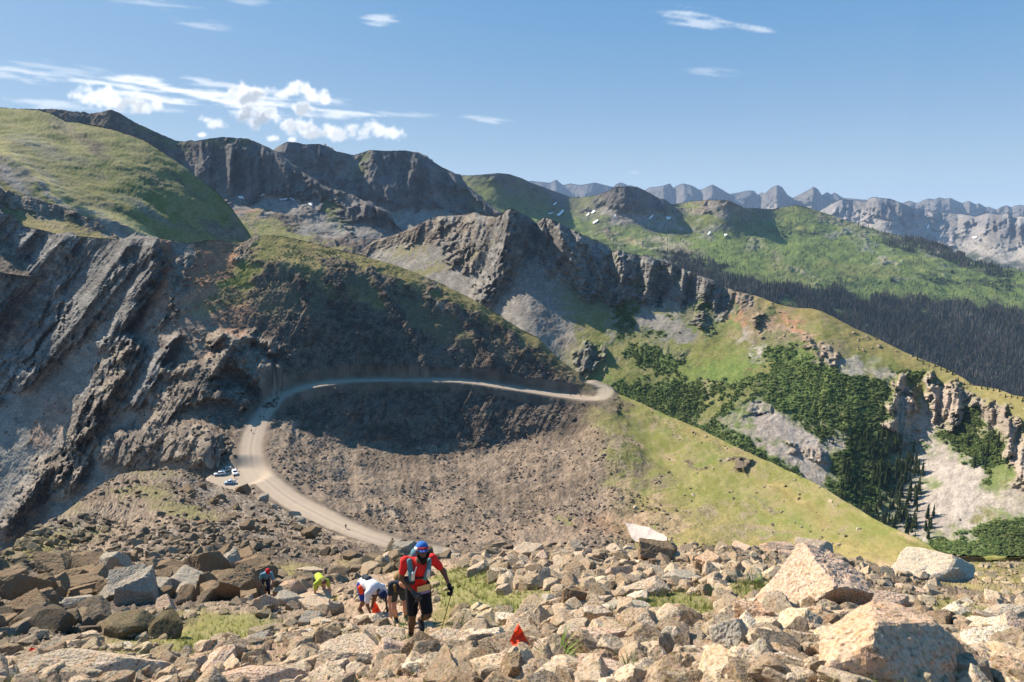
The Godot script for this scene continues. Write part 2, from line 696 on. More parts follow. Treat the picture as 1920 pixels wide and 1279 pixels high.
func sky_picture() -> Image:
	# the air: pale at the horizon, deep blue above, paler towards the sun
	var w := 512
	var h := 256
	var pad := 8  # so that the picture's two edges meet smoothly
	var air := Image.create(w + 2 * pad, h, false, Image.FORMAT_RGBF)
	var a := deg_to_rad(SUN_AZ)
	var e := deg_to_rad(SUN_EL)
	var sun := Vector3(sin(a) * cos(e), sin(e), -cos(a) * cos(e))
	for y in h:
		var el := (0.5 - (y + 0.5) / h) * PI
		for x in w + 2 * pad:
			var az := (x - pad + 0.5) / w * TAU  # straight ahead lies at the picture's edge
			var d := Vector3(sin(az) * cos(el), sin(el), -cos(az) * cos(el))
			var up := maxf(d.y, 0.0)
			var near := maxf(d.dot(sun), 0.0)
			var deep := 1.0 - exp(-up * 6.5)
			var c := Vector3(0.31, 0.385, 0.435).lerp(Vector3(0.026, 0.138, 0.31), deep)
			c += Vector3(0.15, 0.15, 0.14) * pow(near, 4.0) * (0.5 + 0.5 * (1.0 - deep)) + Vector3(0.5, 0.5, 0.48) * pow(near, 40.0)
			if d.y < 0.0:
				c = Vector3(0.20, 0.19, 0.17)
			air.set_pixel(x, y, Color(c.x, c.y, c.z))
	air.resize((w + 2 * pad) * 8, 2048, Image.INTERPOLATE_CUBIC)
	air = air.get_region(Rect2i(pad * 8, 0, 4096, 2048))
	# clouds: heaps above the left ridge, long thin veils through and above them
	var heap := FastNoiseLite.new()
	heap.seed = 4
	heap.noise_type = FastNoiseLite.TYPE_SIMPLEX_SMOOTH
	heap.fractal_octaves = 6
	heap.fractal_gain = 0.55
	heap.frequency = 0.028
	var veil := FastNoiseLite.new()
	veil.seed = 11
	veil.noise_type = FastNoiseLite.TYPE_SIMPLEX_SMOOTH
	veil.fractal_octaves = 5
	veil.frequency = 0.02
	# heaps: centre, half width, half height, how grey inside
	var heaps := [[155, 180, 24, 26, 0.1], [200, 188, 48, 26, 0.2], [250, 195, 45, 24, 0.7], [280, 200, 26, 18, 0.3], [385, 224, 14, 9, 0.1], [408, 234, 24, 11, 0.3], [445, 175, 22, 26, 0.4], [470, 190, 34, 30, 0.9], [480, 222, 42, 28, 1.0], [505, 215, 20, 18, 0.6], [550, 172, 40, 20, 0.2], [590, 180, 30, 18, 0.1], [608, 190, 14, 10, 0.1], [570, 205, 24, 22, 0.8], [560, 240, 34, 26, 0.6], [595, 250, 34, 18, 0.7], [640, 252, 40, 18, 0.5], [690, 246, 36, 22, 0.3], [735, 254, 40, 15, 0.2], [515, 259, 14, 10, 0.2], [380, 253, 10, 5, 0.1], [547, 262, 10, 6, 0.2]]
	# veils: centre, half length, half thickness, slope in degrees, strength
	var veils := [[280, 168, 150, 26, 8, 1.0], [440, 190, 200, 22, 7, 1.0], [610, 210, 150, 9, 6, 0.8], [420, 160, 80, 8, 9, 0.6], [250, 150, 140, 9, 5, 0.5], [40, 140, 80, 14, 8, 0.6], [100, 195, 140, 8, 3, 0.5], [200, 205, 160, 6, 2, 0.5], [540, 178, 110, 12, 6, 0.6], [710, 38, 36, 11, 0, 0.6], [1310, 38, 70, 20, 12, 0.5], [1400, 52, 70, 7, 4, 0.5], [1330, 135, 60, 8, 3, 0.25], [915, 223, 50, 7, 7, 0.45], [755, 212, 60, 6, 4, 0.35], [290, 8, 80, 10, 4, 0.3], [380, 45, 70, 9, 8, 0.3], [1190, 324, 12, 3, 0, 0.3], [100, 130, 160, 14, 6, 0.3], [480, 5, 60, 8, 0, 0.3]]
	for j in range(780, 1024):
		var el := (0.5 - (j + 0.5) / 2048.0) * PI
		for k in range(-500, 330):
			var az := (k + 0.5) / 4096.0 * TAU
			var i := posmod(k, 4096)
			var d := Vector3(sin(az) * cos(el), sin(el), -cos(az) * cos(el))
			var z := cos(PITCH) * -d.z - sin(PITCH) * d.y
			if z < 0.2:
				continue
			var px := 960.0 + FOCAL * d.x / z
			var py := 639.5 - FOCAL * (cos(PITCH) * d.y - sin(PITCH) * d.z) / z
			var c := air.get_pixel(i, j)
			var thin := 0.0
			for v in veils:
				var q := deg_to_rad(v[4])
				var ux: float = px - v[0]
				var uy: float = py - v[1]
				var lx: float = (ux * cos(q) + uy * sin(q)) / v[2]
				if absf(lx) > 1.2:
					continue
				var ly: float = (-ux * sin(q) + uy * cos(q)) / v[3]
				var s: float = 1.0 - lx * lx - ly * ly
				if s > -0.8:
					var n := veil.get_noise_2d(px * 0.35 + py * 0.4, (py - px * 0.12) * 4.0)
					thin = maxf(thin, smoothstep(-0.1, 1.2, s * 0.75 + n * 1.9) * smoothstep(-0.8, 0.6, s) * v[5])
			var thick := 0.0
			var grey := 0.0
			for b in heaps:
				var lx: float = (px - b[0]) / b[2]
				if absf(lx) > 1.5:
					continue
				var ly: float = (py - b[1]) / b[3]
				if ly > 0.0:
					ly *= 1.35
				var s := 1.0 - lx * lx - ly * ly
				if s > -0.9:
					var n := heap.get_noise_2d(px, py) * 1.05
					var t := s * 0.75 + n
					if t > thick:
						thick = t
						grey = b[4] * smoothstep(0.1, 0.8, t - heap.get_noise_2d(px + 7.0, py + 7.0) * 0.8 + 0.25 * ly)
			var cover := smoothstep(-0.04, 0.72, thick)
			var far := Color(0.62, 0.63, 0.64)
			c = c.lerp(far, clampf(thin, 0.0, 1.0) * 0.85)
			c = c.lerp(far.lerp(Color(0.27, 0.30, 0.345), grey), cover)
			air.set_pixel(i, j, c)
	return air


# ---------------------------------------------------------------- the land, from far to near
func make_land() -> void:
	var t := Terrain.new()
	t.title = "far_mountain_range"
	t.crest_fade = 0.05
	t.soften = 2
	t.x0 = 960.0
	t.x1 = 1992.0
	t.rails = [
		[[960, 352, 12000], [995, 339, 12000], [1030, 343, 12000], [1043, 337, 12000], [1056, 347, 12200], [1069, 344, 12200], [1090, 347, 12000], [1116, 342, 12000], [1150, 351, 12300], [1156, 345, 12300], [1165, 342, 12300], [1176, 347, 12300], [1194, 350, 12300], [1210, 357, 12300], [1216, 352, 12000], [1240, 349, 11800], [1257, 344, 11800], [1262, 352, 12000], [1270, 348, 11800], [1280, 344, 11700], [1298, 348, 11700], [1311, 356, 12000], [1317, 355, 12000], [1325, 351, 11600], [1336, 346, 11500], [1350, 353, 11700], [1368, 364, 12000], [1385, 361, 12200], [1403, 357, 12200], [1415, 358, 12200], [1421, 366, 12400], [1429, 360, 12400], [1434, 363, 12000], [1446, 352, 11200], [1458, 347, 11000], [1467, 351, 11200], [1477, 366, 11800], [1487, 371, 12000], [1507, 361, 11200], [1520, 354, 11000], [1526, 350, 11000], [1534, 355, 11200], [1541, 366, 12000], [1552, 360, 12600], [1558, 365, 12600], [1565, 361, 12600], [1581, 371, 12600], [1640, 376, 12800], [1690, 382, 12800], [1704, 376, 12800], [1720, 381, 12800], [1730, 376, 12700], [1742, 372, 12600], [1752, 374, 12600], [1762, 370, 12600], [1772, 373, 12600], [1782, 371, 12600], [1804, 381, 12800], [1809, 379, 12800], [1817, 377, 12800], [1830, 383, 12900], [1836, 381, 12900], [1849, 389, 13000], [1853, 387, 13000], [1868, 393, 13000], [1878, 388, 12900], [1888, 385, 12800], [1897, 389, 12900], [1900, 386, 12900], [1913, 384, 12800], [1930, 387, 12800], [1992, 392, 12800]],
		[[960, 395, 38], [1400, 395, 38], [1468, 392, 40], [1530, 392, 40], [1992, 410, 38]],
		[[960, 440, 22], [1992, 460, 22]],
	]
	t.strips = ["rock_far", "scree"]
	t.gully = 330.0
	t.gully_size = 620.0
	t.lump = 60.0
	t.lump_size = 300.0
	t.back_step = 0.02
	t.grain = 0.35
	slabs["far_range"] = t

	t = Terrain.new()
	t.title = "mountain_ridge"
	t.crest_fade = 0.08
	t.soften = 3
	t.x0 = 1500.0
	t.x1 = 1992.0
	t.rails = [
		[[1500, 412, 7600], [1520, 404, 7600], [1536, 396, 7600], [1548, 389, 7500], [1558, 382, 7500], [1578, 373, 7400], [1600, 376, 7500], [1623, 378, 7400], [1630, 372, 7400], [1639, 369, 7300], [1650, 371, 7300], [1671, 373, 7300], [1691, 381, 7300], [1710, 390, 7400], [1730, 393, 7500], [1765, 398, 7600], [1800, 401, 7600], [1830, 406, 7400], [1850, 399, 7200], [1870, 402, 7100], [1893, 399, 7000], [1900, 408, 7200], [1912, 405, 7000], [1930, 408, 6900], [1992, 412, 6800]],
		[[1500, 425, 30], [1600, 405, 34], [1700, 420, 34], [1800, 425, 34], [1900, 440, 38], [1992, 440, 38]],
		[[1500, 470, 22], [1700, 455, 24], [1800, 475, 22], [1992, 500, 26]],
		[[1500, 540, 14], [1992, 570, 20]],
	]
	t.strips = ["rock_grey", "scree", "forest"]
	t.patches = [["rock_far", 1660, 390, 60, 16, 10, 0.7], ["scree", 1760, 425, 60, 20, 0, 0.7], ["rock_far", 1880, 440, 40, 30, 0, 0.6], ["rock_grey", 1800, 440, 70, 18, -20, 0.6], ["forest", 1740, 445, 12, 8, 0], ["forest", 1800, 445, 12, 8, 0]]
	t.gully = 200.0
	t.gully_size = 380.0
	t.lump = 50.0
	t.lump_size = 220.0
	t.back_step = 0.02
	t.seed_ = 5
	slabs["mid_range"] = t

	t = Terrain.new()
	t.title = "green_mountain"
	t.x0 = 846.0
	t.x1 = 1992.0
	t.dx = 2.4
	t.dy = 2.4
	t.rails = [
		[[846, 334, 3300], [861, 329, 3300], [889, 328.5, 3200], [908, 327, 3150], [936, 324.5, 3100], [955, 326.5, 3100], [978, 334, 3150], [999, 344, 3250], [1022, 352, 3350], [1046, 361, 3400], [1069, 369, 3450], [1090, 371, 3400], [1116, 366, 3250], [1139, 358.6, 3150], [1150, 352, 3100], [1158, 350, 3080], [1176, 349.5, 3050], [1194, 351, 3050], [1212, 358.6, 3100], [1236, 372, 3200], [1246, 373, 3150], [1260, 384, 3250], [1275, 381, 3400], [1298, 377, 3300], [1329, 375, 3100], [1365, 375.5, 3050], [1377, 381, 3050], [1397, 391, 3100], [1419, 390, 3300], [1449, 393, 3500], [1468, 388, 3600], [1494, 384.6, 3600], [1513, 389, 3600], [1545, 399, 3600], [1591, 414, 3600], [1639, 430, 3550], [1671, 439, 3500], [1729, 452, 3450], [1758, 462, 3400], [1784, 475, 3350], [1817, 488, 3300], [1855, 499, 3250], [1920, 510, 3200], [1992, 525, 3150]],
		[[846, 350, 45], [936, 352, 48], [1000, 372, 45], [1069, 392, 42], [1116, 390, 50], [1158, 398, 56], [1194, 404, 58], [1236, 405, 52], [1267, 408, 45], [1298, 400, 25], [1329, 395, 30], [1397, 410, 38], [1450, 405, 20], [1494, 400, 20], [1600, 425, 14], [1729, 458, 12], [1992, 533, 12]],
		[[846, 380, 24], [936, 392, 26], [1000, 400, 26], [1090, 420, 26], [1176, 428, 28], [1267, 440, 28], [1397, 445, 22], [1494, 440, 16], [1600, 455, 12], [1729, 480, 12], [1992, 550, 12]],
		[[846, 420, 14], [1000, 430, 14], [1090, 450, 13], [1200, 480, 13], [1300, 500, 12], [1400, 520, 12], [1500, 535, 12], [1600, 545, 12], [1750, 560, 12], [1992, 585, 12]],
		[[846, 640, 16], [1200, 580, 17], [1300, 620, 17], [1400, 660, 17], [1600, 760, 17], [1992, 830, 17]],
	]
	t.strips = [[[1290, "rock_far"], [1420, "rock_brown"], [1992, "grass_far"]], [[1100, "grass_far"], [1230, "scree"], [1420, "grass_far"], [1992, "meadow"]], "meadow", "forest"]
	t.patches = [
		["grass_far", 905, 350, 45, 16, 15, 0.8], ["grass_far", 1000, 360, 50, 7, 28, 0.8], ["grass_far", 1090, 375, 25, 10, 0, 0.7], ["grass_far", 1290, 385, 25, 8, 0],
		["scree", 1150, 408, 30, 14, 20], ["scree", 1210, 415, 45, 14, 0, 0.9], ["grass_far", 1130, 425, 18, 12, 0], ["scree", 1265, 420, 14, 18, 30, 0.8], ["scree", 1370, 395, 40, 14, 10, 0.8], ["scree", 1335, 432, 26, 10, -30, 0.6],
		["forest", 1470, 432, 30, 8, 15], ["shrub", 1440, 420, 60, 5, 24], ["forest", 1520, 437, 35, 5, 8],
		["rock_brown", 1125, 440, 35, 7, 5], ["rock_pale", 1180, 452, 40, 7, 0, 0.6], ["rock_brown", 1285, 475, 40, 9, 5], ["rock_pale", 1235, 455, 50, 9, 8, 0.6], ["shrub", 1190, 465, 70, 7, 12, 0.7], ["shrub", 1340, 490, 60, 8, 10, 0.7],
		["rock_pale", 1415, 462, 30, 6, 0, 0.5], ["scree_tan", 1455, 478, 16, 7, 30, 0.7], ["rock_pale", 1665, 493, 24, 6, 0, 0.8], ["grass_dry", 1600, 505, 90, 7, 5, 0.5], ["grass_dry", 1490, 510, 60, 8, 20, 0.5],
		["rock_pale", 1560, 410, 50, 6, 8, 0.5], ["rock_pale", 1620, 435, 60, 5, 8, 0.5], ["forest", 1720, 462, 75, 9, 13], ["forest", 1830, 497, 90, 8, 13], ["forest", 1770, 525, 60, 8, 8, 0.8], ["forest", 1590, 520, 30, 8, 20, 0.7], ["shrub", 1500, 495, 50, 6, 25, 0.6],
		["shrub", 1700, 540, 130, 8, 5, 0.6], ["forest", 1880, 535, 60, 8, 5, 0.8], ["meadow", 1475, 568, 14, 7, 20], ["meadow", 1590, 590, 26, 4, 30, 0.8], ["meadow", 1740, 592, 10, 8, 30, 0.9], ["forest", 1300, 492, 60, 9, 10], ["forest", 1250, 470, 30, 5, 10, 0.8], ["forest", 1560, 527, 26, 5, 20], ["forest", 1690, 520, 24, 4, 5], ["meadow", 1640, 552, 60, 6, 4, 0.7], ["grass_far", 1850, 560, 70, 6, 4, 0.7]]
	t.gully = 40.0
	t.gully_size = 200.0
	t.lump = 20.0
	t.lump_size = 150.0
	t.seed_ = 9
	slabs["green"] = t

	t = Terrain.new()
	t.title = "cliff_mountain"
	t.x0 = 498.0
	t.x1 = 960.0
	t.rails = [
		[[498, 300, 2500], [517, 284, 2500], [522, 276, 2480], [528, 271, 2450], [538, 266, 2430], [556, 267, 2420], [572, 271, 2420], [586, 270, 2400], [600, 270, 2400], [616, 276, 2420], [627, 283, 2450], [647, 287, 2480], [663, 291, 2520], [676, 287, 2480], [694, 281, 2420], [723, 283, 2380], [759, 282, 2350], [780, 285.6, 2350], [806, 299, 2380], [830, 314, 2400], [845, 321, 2400], [858, 333, 2400], [879, 352, 2350], [900, 372, 2300], [920, 386, 2250], [939, 400, 2200], [960, 412, 2200]],
		[[498, 352, 62], [600, 362, 62], [650, 372, 58], [690, 380, 62], [740, 388, 62], [800, 386, 60], [850, 395, 56], [900, 402, 45], [960, 420, 40]],
		[[498, 400, 26], [600, 410, 26], [690, 420, 26], [740, 432, 28], [800, 412, 28], [860, 425, 26], [960, 445, 26]],
		[[498, 450, 12], [600, 470, 12], [680, 452, 12], [760, 446, 14], [860, 470, 20], [960, 490, 20]],
		[[498, 560, 14], [960, 600, 14]],
	]
	t.strips = ["rock_far", "scree", "scree", "scree"]
	t.patches = [["grass_far", 672, 315, 16, 26, 20, 0.8], ["scree", 650, 320, 20, 26, 10, 0.6], ["grass_far", 880, 375, 40, 10, 38, 0.6], ["scree", 830, 372, 30, 12, 20, 0.5], ["grass_far", 690, 284, 30, 5, -10, 0.5]]
	t.gully = 80.0
	t.gully_size = 150.0
	t.lump = 14.0
	t.lump_size = 90.0
	t.seed_ = 21
	slabs["cliff_far"] = t

	t = Terrain.new()
	t.title = "cirque_mountain"
	t.x0 = 56.0
	t.x1 = 760.0
	t.rails = [
		[[56, 208, 2300], [73, 205, 2300], [86, 204.5, 2300], [101, 204, 2280], [117, 205.5, 2250], [138, 210, 2230], [148, 209, 2230], [150, 211, 2230], [156, 208, 2230], [167, 212.5, 2220], [180, 211, 2180], [193, 210, 2150], [203, 206.5, 2130], [210, 205.5, 2120], [224, 211, 2120], [250, 228, 2130], [276, 240, 2150], [305, 253, 2180], [331, 264, 2200], [346, 265.5, 2180], [358, 262.5, 2120], [365, 264.6, 2100], [385, 261, 2060], [400, 259, 2050], [417, 257, 2030], [440, 258, 2010], [463, 259.4, 2000], [482, 267, 1990], [500, 275, 1980], [517, 284, 1960], [546, 308, 1920], [582, 331, 1870], [608, 349, 1820], [660, 365, 1740], [686, 378, 1700], [712, 389, 1660], [723, 396, 1640], [735, 412, 1660], [760, 440, 1680]],
		[[56, 260, 45], [210, 270, 45], [331, 320, 50], [385, 350, 60], [430, 372, 62], [480, 377, 62], [540, 372, 62], [600, 373, 60], [625, 385, 50], [660, 406, 50], [700, 410, 62], [723, 404, 62], [760, 446, 40]],
		[[56, 360, 35], [331, 390, 35], [420, 392, 22], [500, 398, 16], [560, 398, 18], [620, 412, 25], [660, 418, 30], [720, 422, 30], [760, 452, 20]],
		[[56, 440, 30], [420, 412, 12], [500, 420, 14], [560, 436, 18], [640, 446, 20], [700, 452, 15], [760, 470, 15]],
		[[56, 560, 20], [420, 470, 14], [500, 500, 12], [600, 520, 10], [760, 560, 12]],
	]
	t.strips = [[[340, "scree_dark"], [760, "rock_far"]], [[600, "scree"], [760, "rock_far"]], [[470, "scree"], [560, "scree_dark"], [760, "scree"]], [[560, "grass"], [760, "scree_dark"]]]
	t.patches = [["grass_far", 300, 256, 60, 10, 25, 0.6], ["grass_far", 420, 262, 60, 7, 0, 0.7], ["grass_far", 620, 392, 14, 14, 20, 0.9], ["shrub", 635, 415, 22, 8, 0, 0.7], ["scree", 560, 345, 14, 30, 30, 0.5], ["scree", 650, 372, 40, 9, 15, 0.6],
		["scree_red", 455, 397, 30, 5, 5, 0.7], ["grass", 500, 425, 50, 14, 20], ["grass", 560, 450, 60, 12, 20], ["scree_dark", 540, 425, 26, 9, 20, 0.8], ["scree_tan", 470, 428, 6, 22, -25, 0.8], ["grass", 620, 475, 40, 10, 15], ["scree_dark", 640, 455, 50, 10, 15, 0.8]]
	t.gully = 60.0
	t.gully_size = 120.0
	t.lump = 10.0
	t.lump_size = 70.0
	t.seed_ = 33
	slabs["cirque"] = t

	t = Terrain.new()
	t.title = "grassy_mountainside"
	t.x0 = -72.0
	t.x1 = 520.0
	t.rails = [
		[[-72, 197, 1260], [0, 201, 1235], [26, 203, 1225], [70, 205, 1200], [91, 211, 1190], [112, 221, 1175], [125, 228, 1165], [146, 229, 1150], [182, 236, 1125], [216, 244, 1100], [250, 255, 1080], [273, 264, 1065], [294, 278, 1050], [320, 295, 1035], [346, 313, 1020], [365, 328, 1010], [385, 344, 1000], [406, 360, 990], [419, 375, 985], [437, 394, 980], [453, 417, 975], [466, 435, 970], [472, 446, 970], [500, 475, 970], [520, 490, 970]],
		[[-72, 240, 16], [0, 243, 16], [100, 260, 17], [250, 300, 20], [346, 350, 24], [437, 412, 30], [472, 455, 40], [520, 500, 40]],
		[[-72, 250, 14], [0, 285, 14], [100, 350, 18], [200, 412, 20], [285, 455, 22], [400, 470, 28], [520, 520, 34]],
		[[-72, 330, 28], [0, 350, 26], [100, 400, 26], [200, 450, 24], [285, 490, 24], [520, 560, 24]],
		[[-72, 470, 24], [200, 540, 24], [520, 640, 24]],
	]
	t.strips = ["grass", "grass", "scree", "scree"]
	t.fins = [[13, 9, "grass_pale", -60, 246, 0, 283, 100, 347, 200, 411, 285, 456], [5, 2, "scree", 20, 300, 110, 360, 190, 408]]
	t.patches = [["grass_dry", 60, 318, 90, 9, 32], ["grass_dry", 190, 398, 110, 9, 31], ["scree", 60, 308, 60, 3, 32, 0.7], ["scree", 130, 352, 110, 4, 33, 0.5], ["grass_dry", 20, 355, 40, 8, 20], ["grass", 90, 365, 50, 8, 30],
		["scree_dark", 165, 262, 30, 11, 35, 0.8], ["scree_dark", 190, 285, 32, 10, 38, 0.7], ["scree", 60, 265, 60, 12, 12, 0.45], ["scree", 110, 290, 70, 10, 18, 0.4], ["rock_brown", 120, 232, 40, 8, 35, 0.5], ["scree_dark", 320, 325, 22, 5, 40, 0.7], ["scree_dark", 300, 345, 40, 6, 25, 0.5], ["scree", 290, 400, 50, 10, 25, 0.5],
		["scree_dark", 260, 340, 60, 5, 28, 0.4], ["scree_dark", 335, 345, 20, 5, 40, 0.6], ["scree", 240, 380, 50, 8, 26, 0.4], ["rock_brown", 420, 435, 40, 14, 30, 0.8], ["rock_brown", 448, 425, 12, 34, -25, 0.8], ["rock_brown", 360, 425, 30, 5, 30, 0.6], ["shrub", 200, 330, 90, 30, 28, 0.25]]
	t.gully = 8.0
	t.gully_size = 70.0
	t.lump = 10.0
	t.lump_size = 110.0
	t.lean = 0.8
	t.tint_size = 10.0
	t.seed_ = 41
	slabs["grassy"] = t

	t = Terrain.new()
	t.title = "rocky_shoulder"
	t.x0 = -72.0
	t.x1 = 330.0
	t.rails = [
		[[-72, 345, 720], [0, 352, 720], [8, 361, 720], [16, 357, 740], [26, 363, 740], [40, 368, 738], [52, 369, 735], [70, 374, 730], [88, 380, 725], [105, 384, 720], [125, 391, 710], [146, 401, 700], [165, 408, 690], [182, 414, 680], [208, 433, 670], [226, 447, 660], [260, 452, 650], [330, 470, 640]],
		[[-72, 395, 45], [0, 398, 45], [60, 402, 45], [125, 420, 42], [182, 435, 38], [330, 480, 30]],
		[[-72, 425, 14], [0, 428, 14], [60, 440, 14], [125, 452, 14], [330, 500, 14]],
		[[-72, 500, 20], [330, 560, 20]],
	]
	t.strips = ["rock_brown", "grass_dry", "scree_tan"]
	t.patches = [["scree_dark", 140, 415, 60, 8, 20, 0.8], ["scree", 190, 432, 50, 6, 20, 0.7], ["grass_dry", 15, 395, 14, 8, 0, 0.7]]
	t.gully = 9.0
	t.gully_size = 30.0
	t.lump = 2.0
	t.crest_fade = 0.6
	t.seed_ = 45
	slabs["shoulder"] = t

	t = Terrain.new()
	t.title = "craggy_spur"
	t.x0 = 676.0
	t.x1 = 1992.0
	t.rails = [
		[[676, 470, 1400], [700, 452, 1380], [740, 440, 1330], [765, 430, 1290], [786, 420, 1250], [800, 412, 1240], [822, 405, 1220], [840, 404, 1200], [870, 402, 1160], [890, 397, 1130], [905, 403, 1100], [930, 406, 1040], [936, 404, 1020], [942, 399, 1010], [949, 392.5, 1000], [958, 391, 995], [966, 394, 1000], [978, 400, 1010], [996, 409, 1040], [1005, 418, 1060], [1010, 415, 1040], [1020, 407, 1010], [1033, 411, 1000], [1056, 422, 990], [1082, 435, 980], [1100, 444, 985], [1116, 451, 985], [1134, 458, 990], [1143, 463, 995], [1148, 473, 1000], [1153, 471, 970], [1157, 468, 950], [1178, 474.5, 945], [1215, 482, 940], [1257, 495, 925], [1293, 508, 915], [1340, 526.5, 900], [1352, 534, 900], [1378, 545.5, 890], [1418, 554.6, 880], [1457, 570, 860], [1493, 577.5, 850], [1522, 578.5, 840], [1540, 583, 835], [1566, 596, 825], [1602, 615.5, 810], [1641, 632.5, 800], [1667, 645.5, 790], [1696, 660, 780], [1732, 675, 770], [1772, 691, 755], [1805, 708, 740], [1826, 723, 730], [1850, 726, 720], [1876, 731, 710], [1899, 740.5, 700], [1920, 744, 690], [1992, 765, 660]],
		[[676, 482, 30], [740, 458, 45], [786, 448, 52], [840, 465, 52], [880, 500, 52], [930, 548, 55], [950, 540, 58], [968, 500, 62], [985, 485, 66], [1008, 485, 66], [1040, 500, 62], [1070, 530, 58], [1100, 552, 58], [1147, 566, 60], [1170, 562, 62], [1215, 567, 64], [1260, 560, 62], [1300, 575, 56], [1340, 580, 52], [1375, 590, 50], [1385, 560, 30], [1450, 590, 26], [1540, 600, 22], [1640, 655, 22], [1700, 680, 24], [1735, 690, 30], [1760, 705, 30], [1800, 722, 30], [1840, 738, 28], [1992, 800, 30]],
		[[676, 520, 33], [786, 520, 34], [840, 560, 35], [900, 600, 35], [1000, 640, 35], [1050, 690, 35], [1080, 650, 34], [1147, 630, 34], [1200, 635, 33], [1290, 640, 34], [1380, 650, 34], [1450, 650, 33], [1540, 660, 30], [1640, 715, 30], [1690, 740, 36], [1720, 790, 60], [1780, 790, 62], [1830, 770, 50], [1870, 800, 50], [1992, 850, 48]],
		[[676, 560, 33], [840, 600, 34], [900, 640, 34], [1000, 690, 34], [1060, 740, 34], [1147, 710, 32], [1290, 730, 30], [1380, 715, 18], [1450, 720, 28], [1540, 760, 32], [1640, 790, 33], [1700, 840, 36], [1730, 830, 40], [1780, 830, 36], [1830, 830, 34], [1920, 850, 36], [1992, 880, 36]],
		[[676, 640, 33], [840, 680, 33], [1060, 780, 33], [1147, 790, 33], [1290, 800, 34], [1380, 800, 34], [1450, 820, 34], [1540, 870, 34], [1640, 910, 33], [1700, 920, 33], [1780, 900, 32], [1830, 910, 32], [1920, 930, 32], [1992, 950, 32]],
		[[676, 760, 30], [1147, 880, 32], [1290, 900, 33], [1450, 940, 33], [1540, 980, 32], [1640, 1030, 31], [1700, 1020, 28], [1760, 1005, 28], [1830, 1010, 28], [1920, 1020, 26], [1992, 1030, 26]],
		[[676, 860, 20], [1147, 980, 20], [1450, 1040, 20], [1640, 1110, 16], [1700, 1110, 12], [1830, 1110, 12], [1992, 1120, 14]],
	]
	t.strips = [[[800, "rock_brown"], [1385, "rock"], [1992, "grass_dry"]], [[1060, "scree"], [1130, "grass"], [1150, "scree"], [1200, "shrub"], [1290, "scree"], [1390, "grass"], [1545, "soil"], [1992, "grass"]], [[1065, "scree"], [1180, "grass"], [1290, "grass"], [1400, "meadow"], [1680, "shrub"], [1765, "rock_pale"], [1880, "shrub"], [1992, "rock_pale"]], [[1060, "scree"], [1680, "shrub"], [1700, "shrub"], [1800, "scree_pale"], [1900, "shrub"], [1992, "rock_pale"]], [[1680, "shrub"], [1830, "scree_pale"], [1992, "shrub"]], "shrub"]
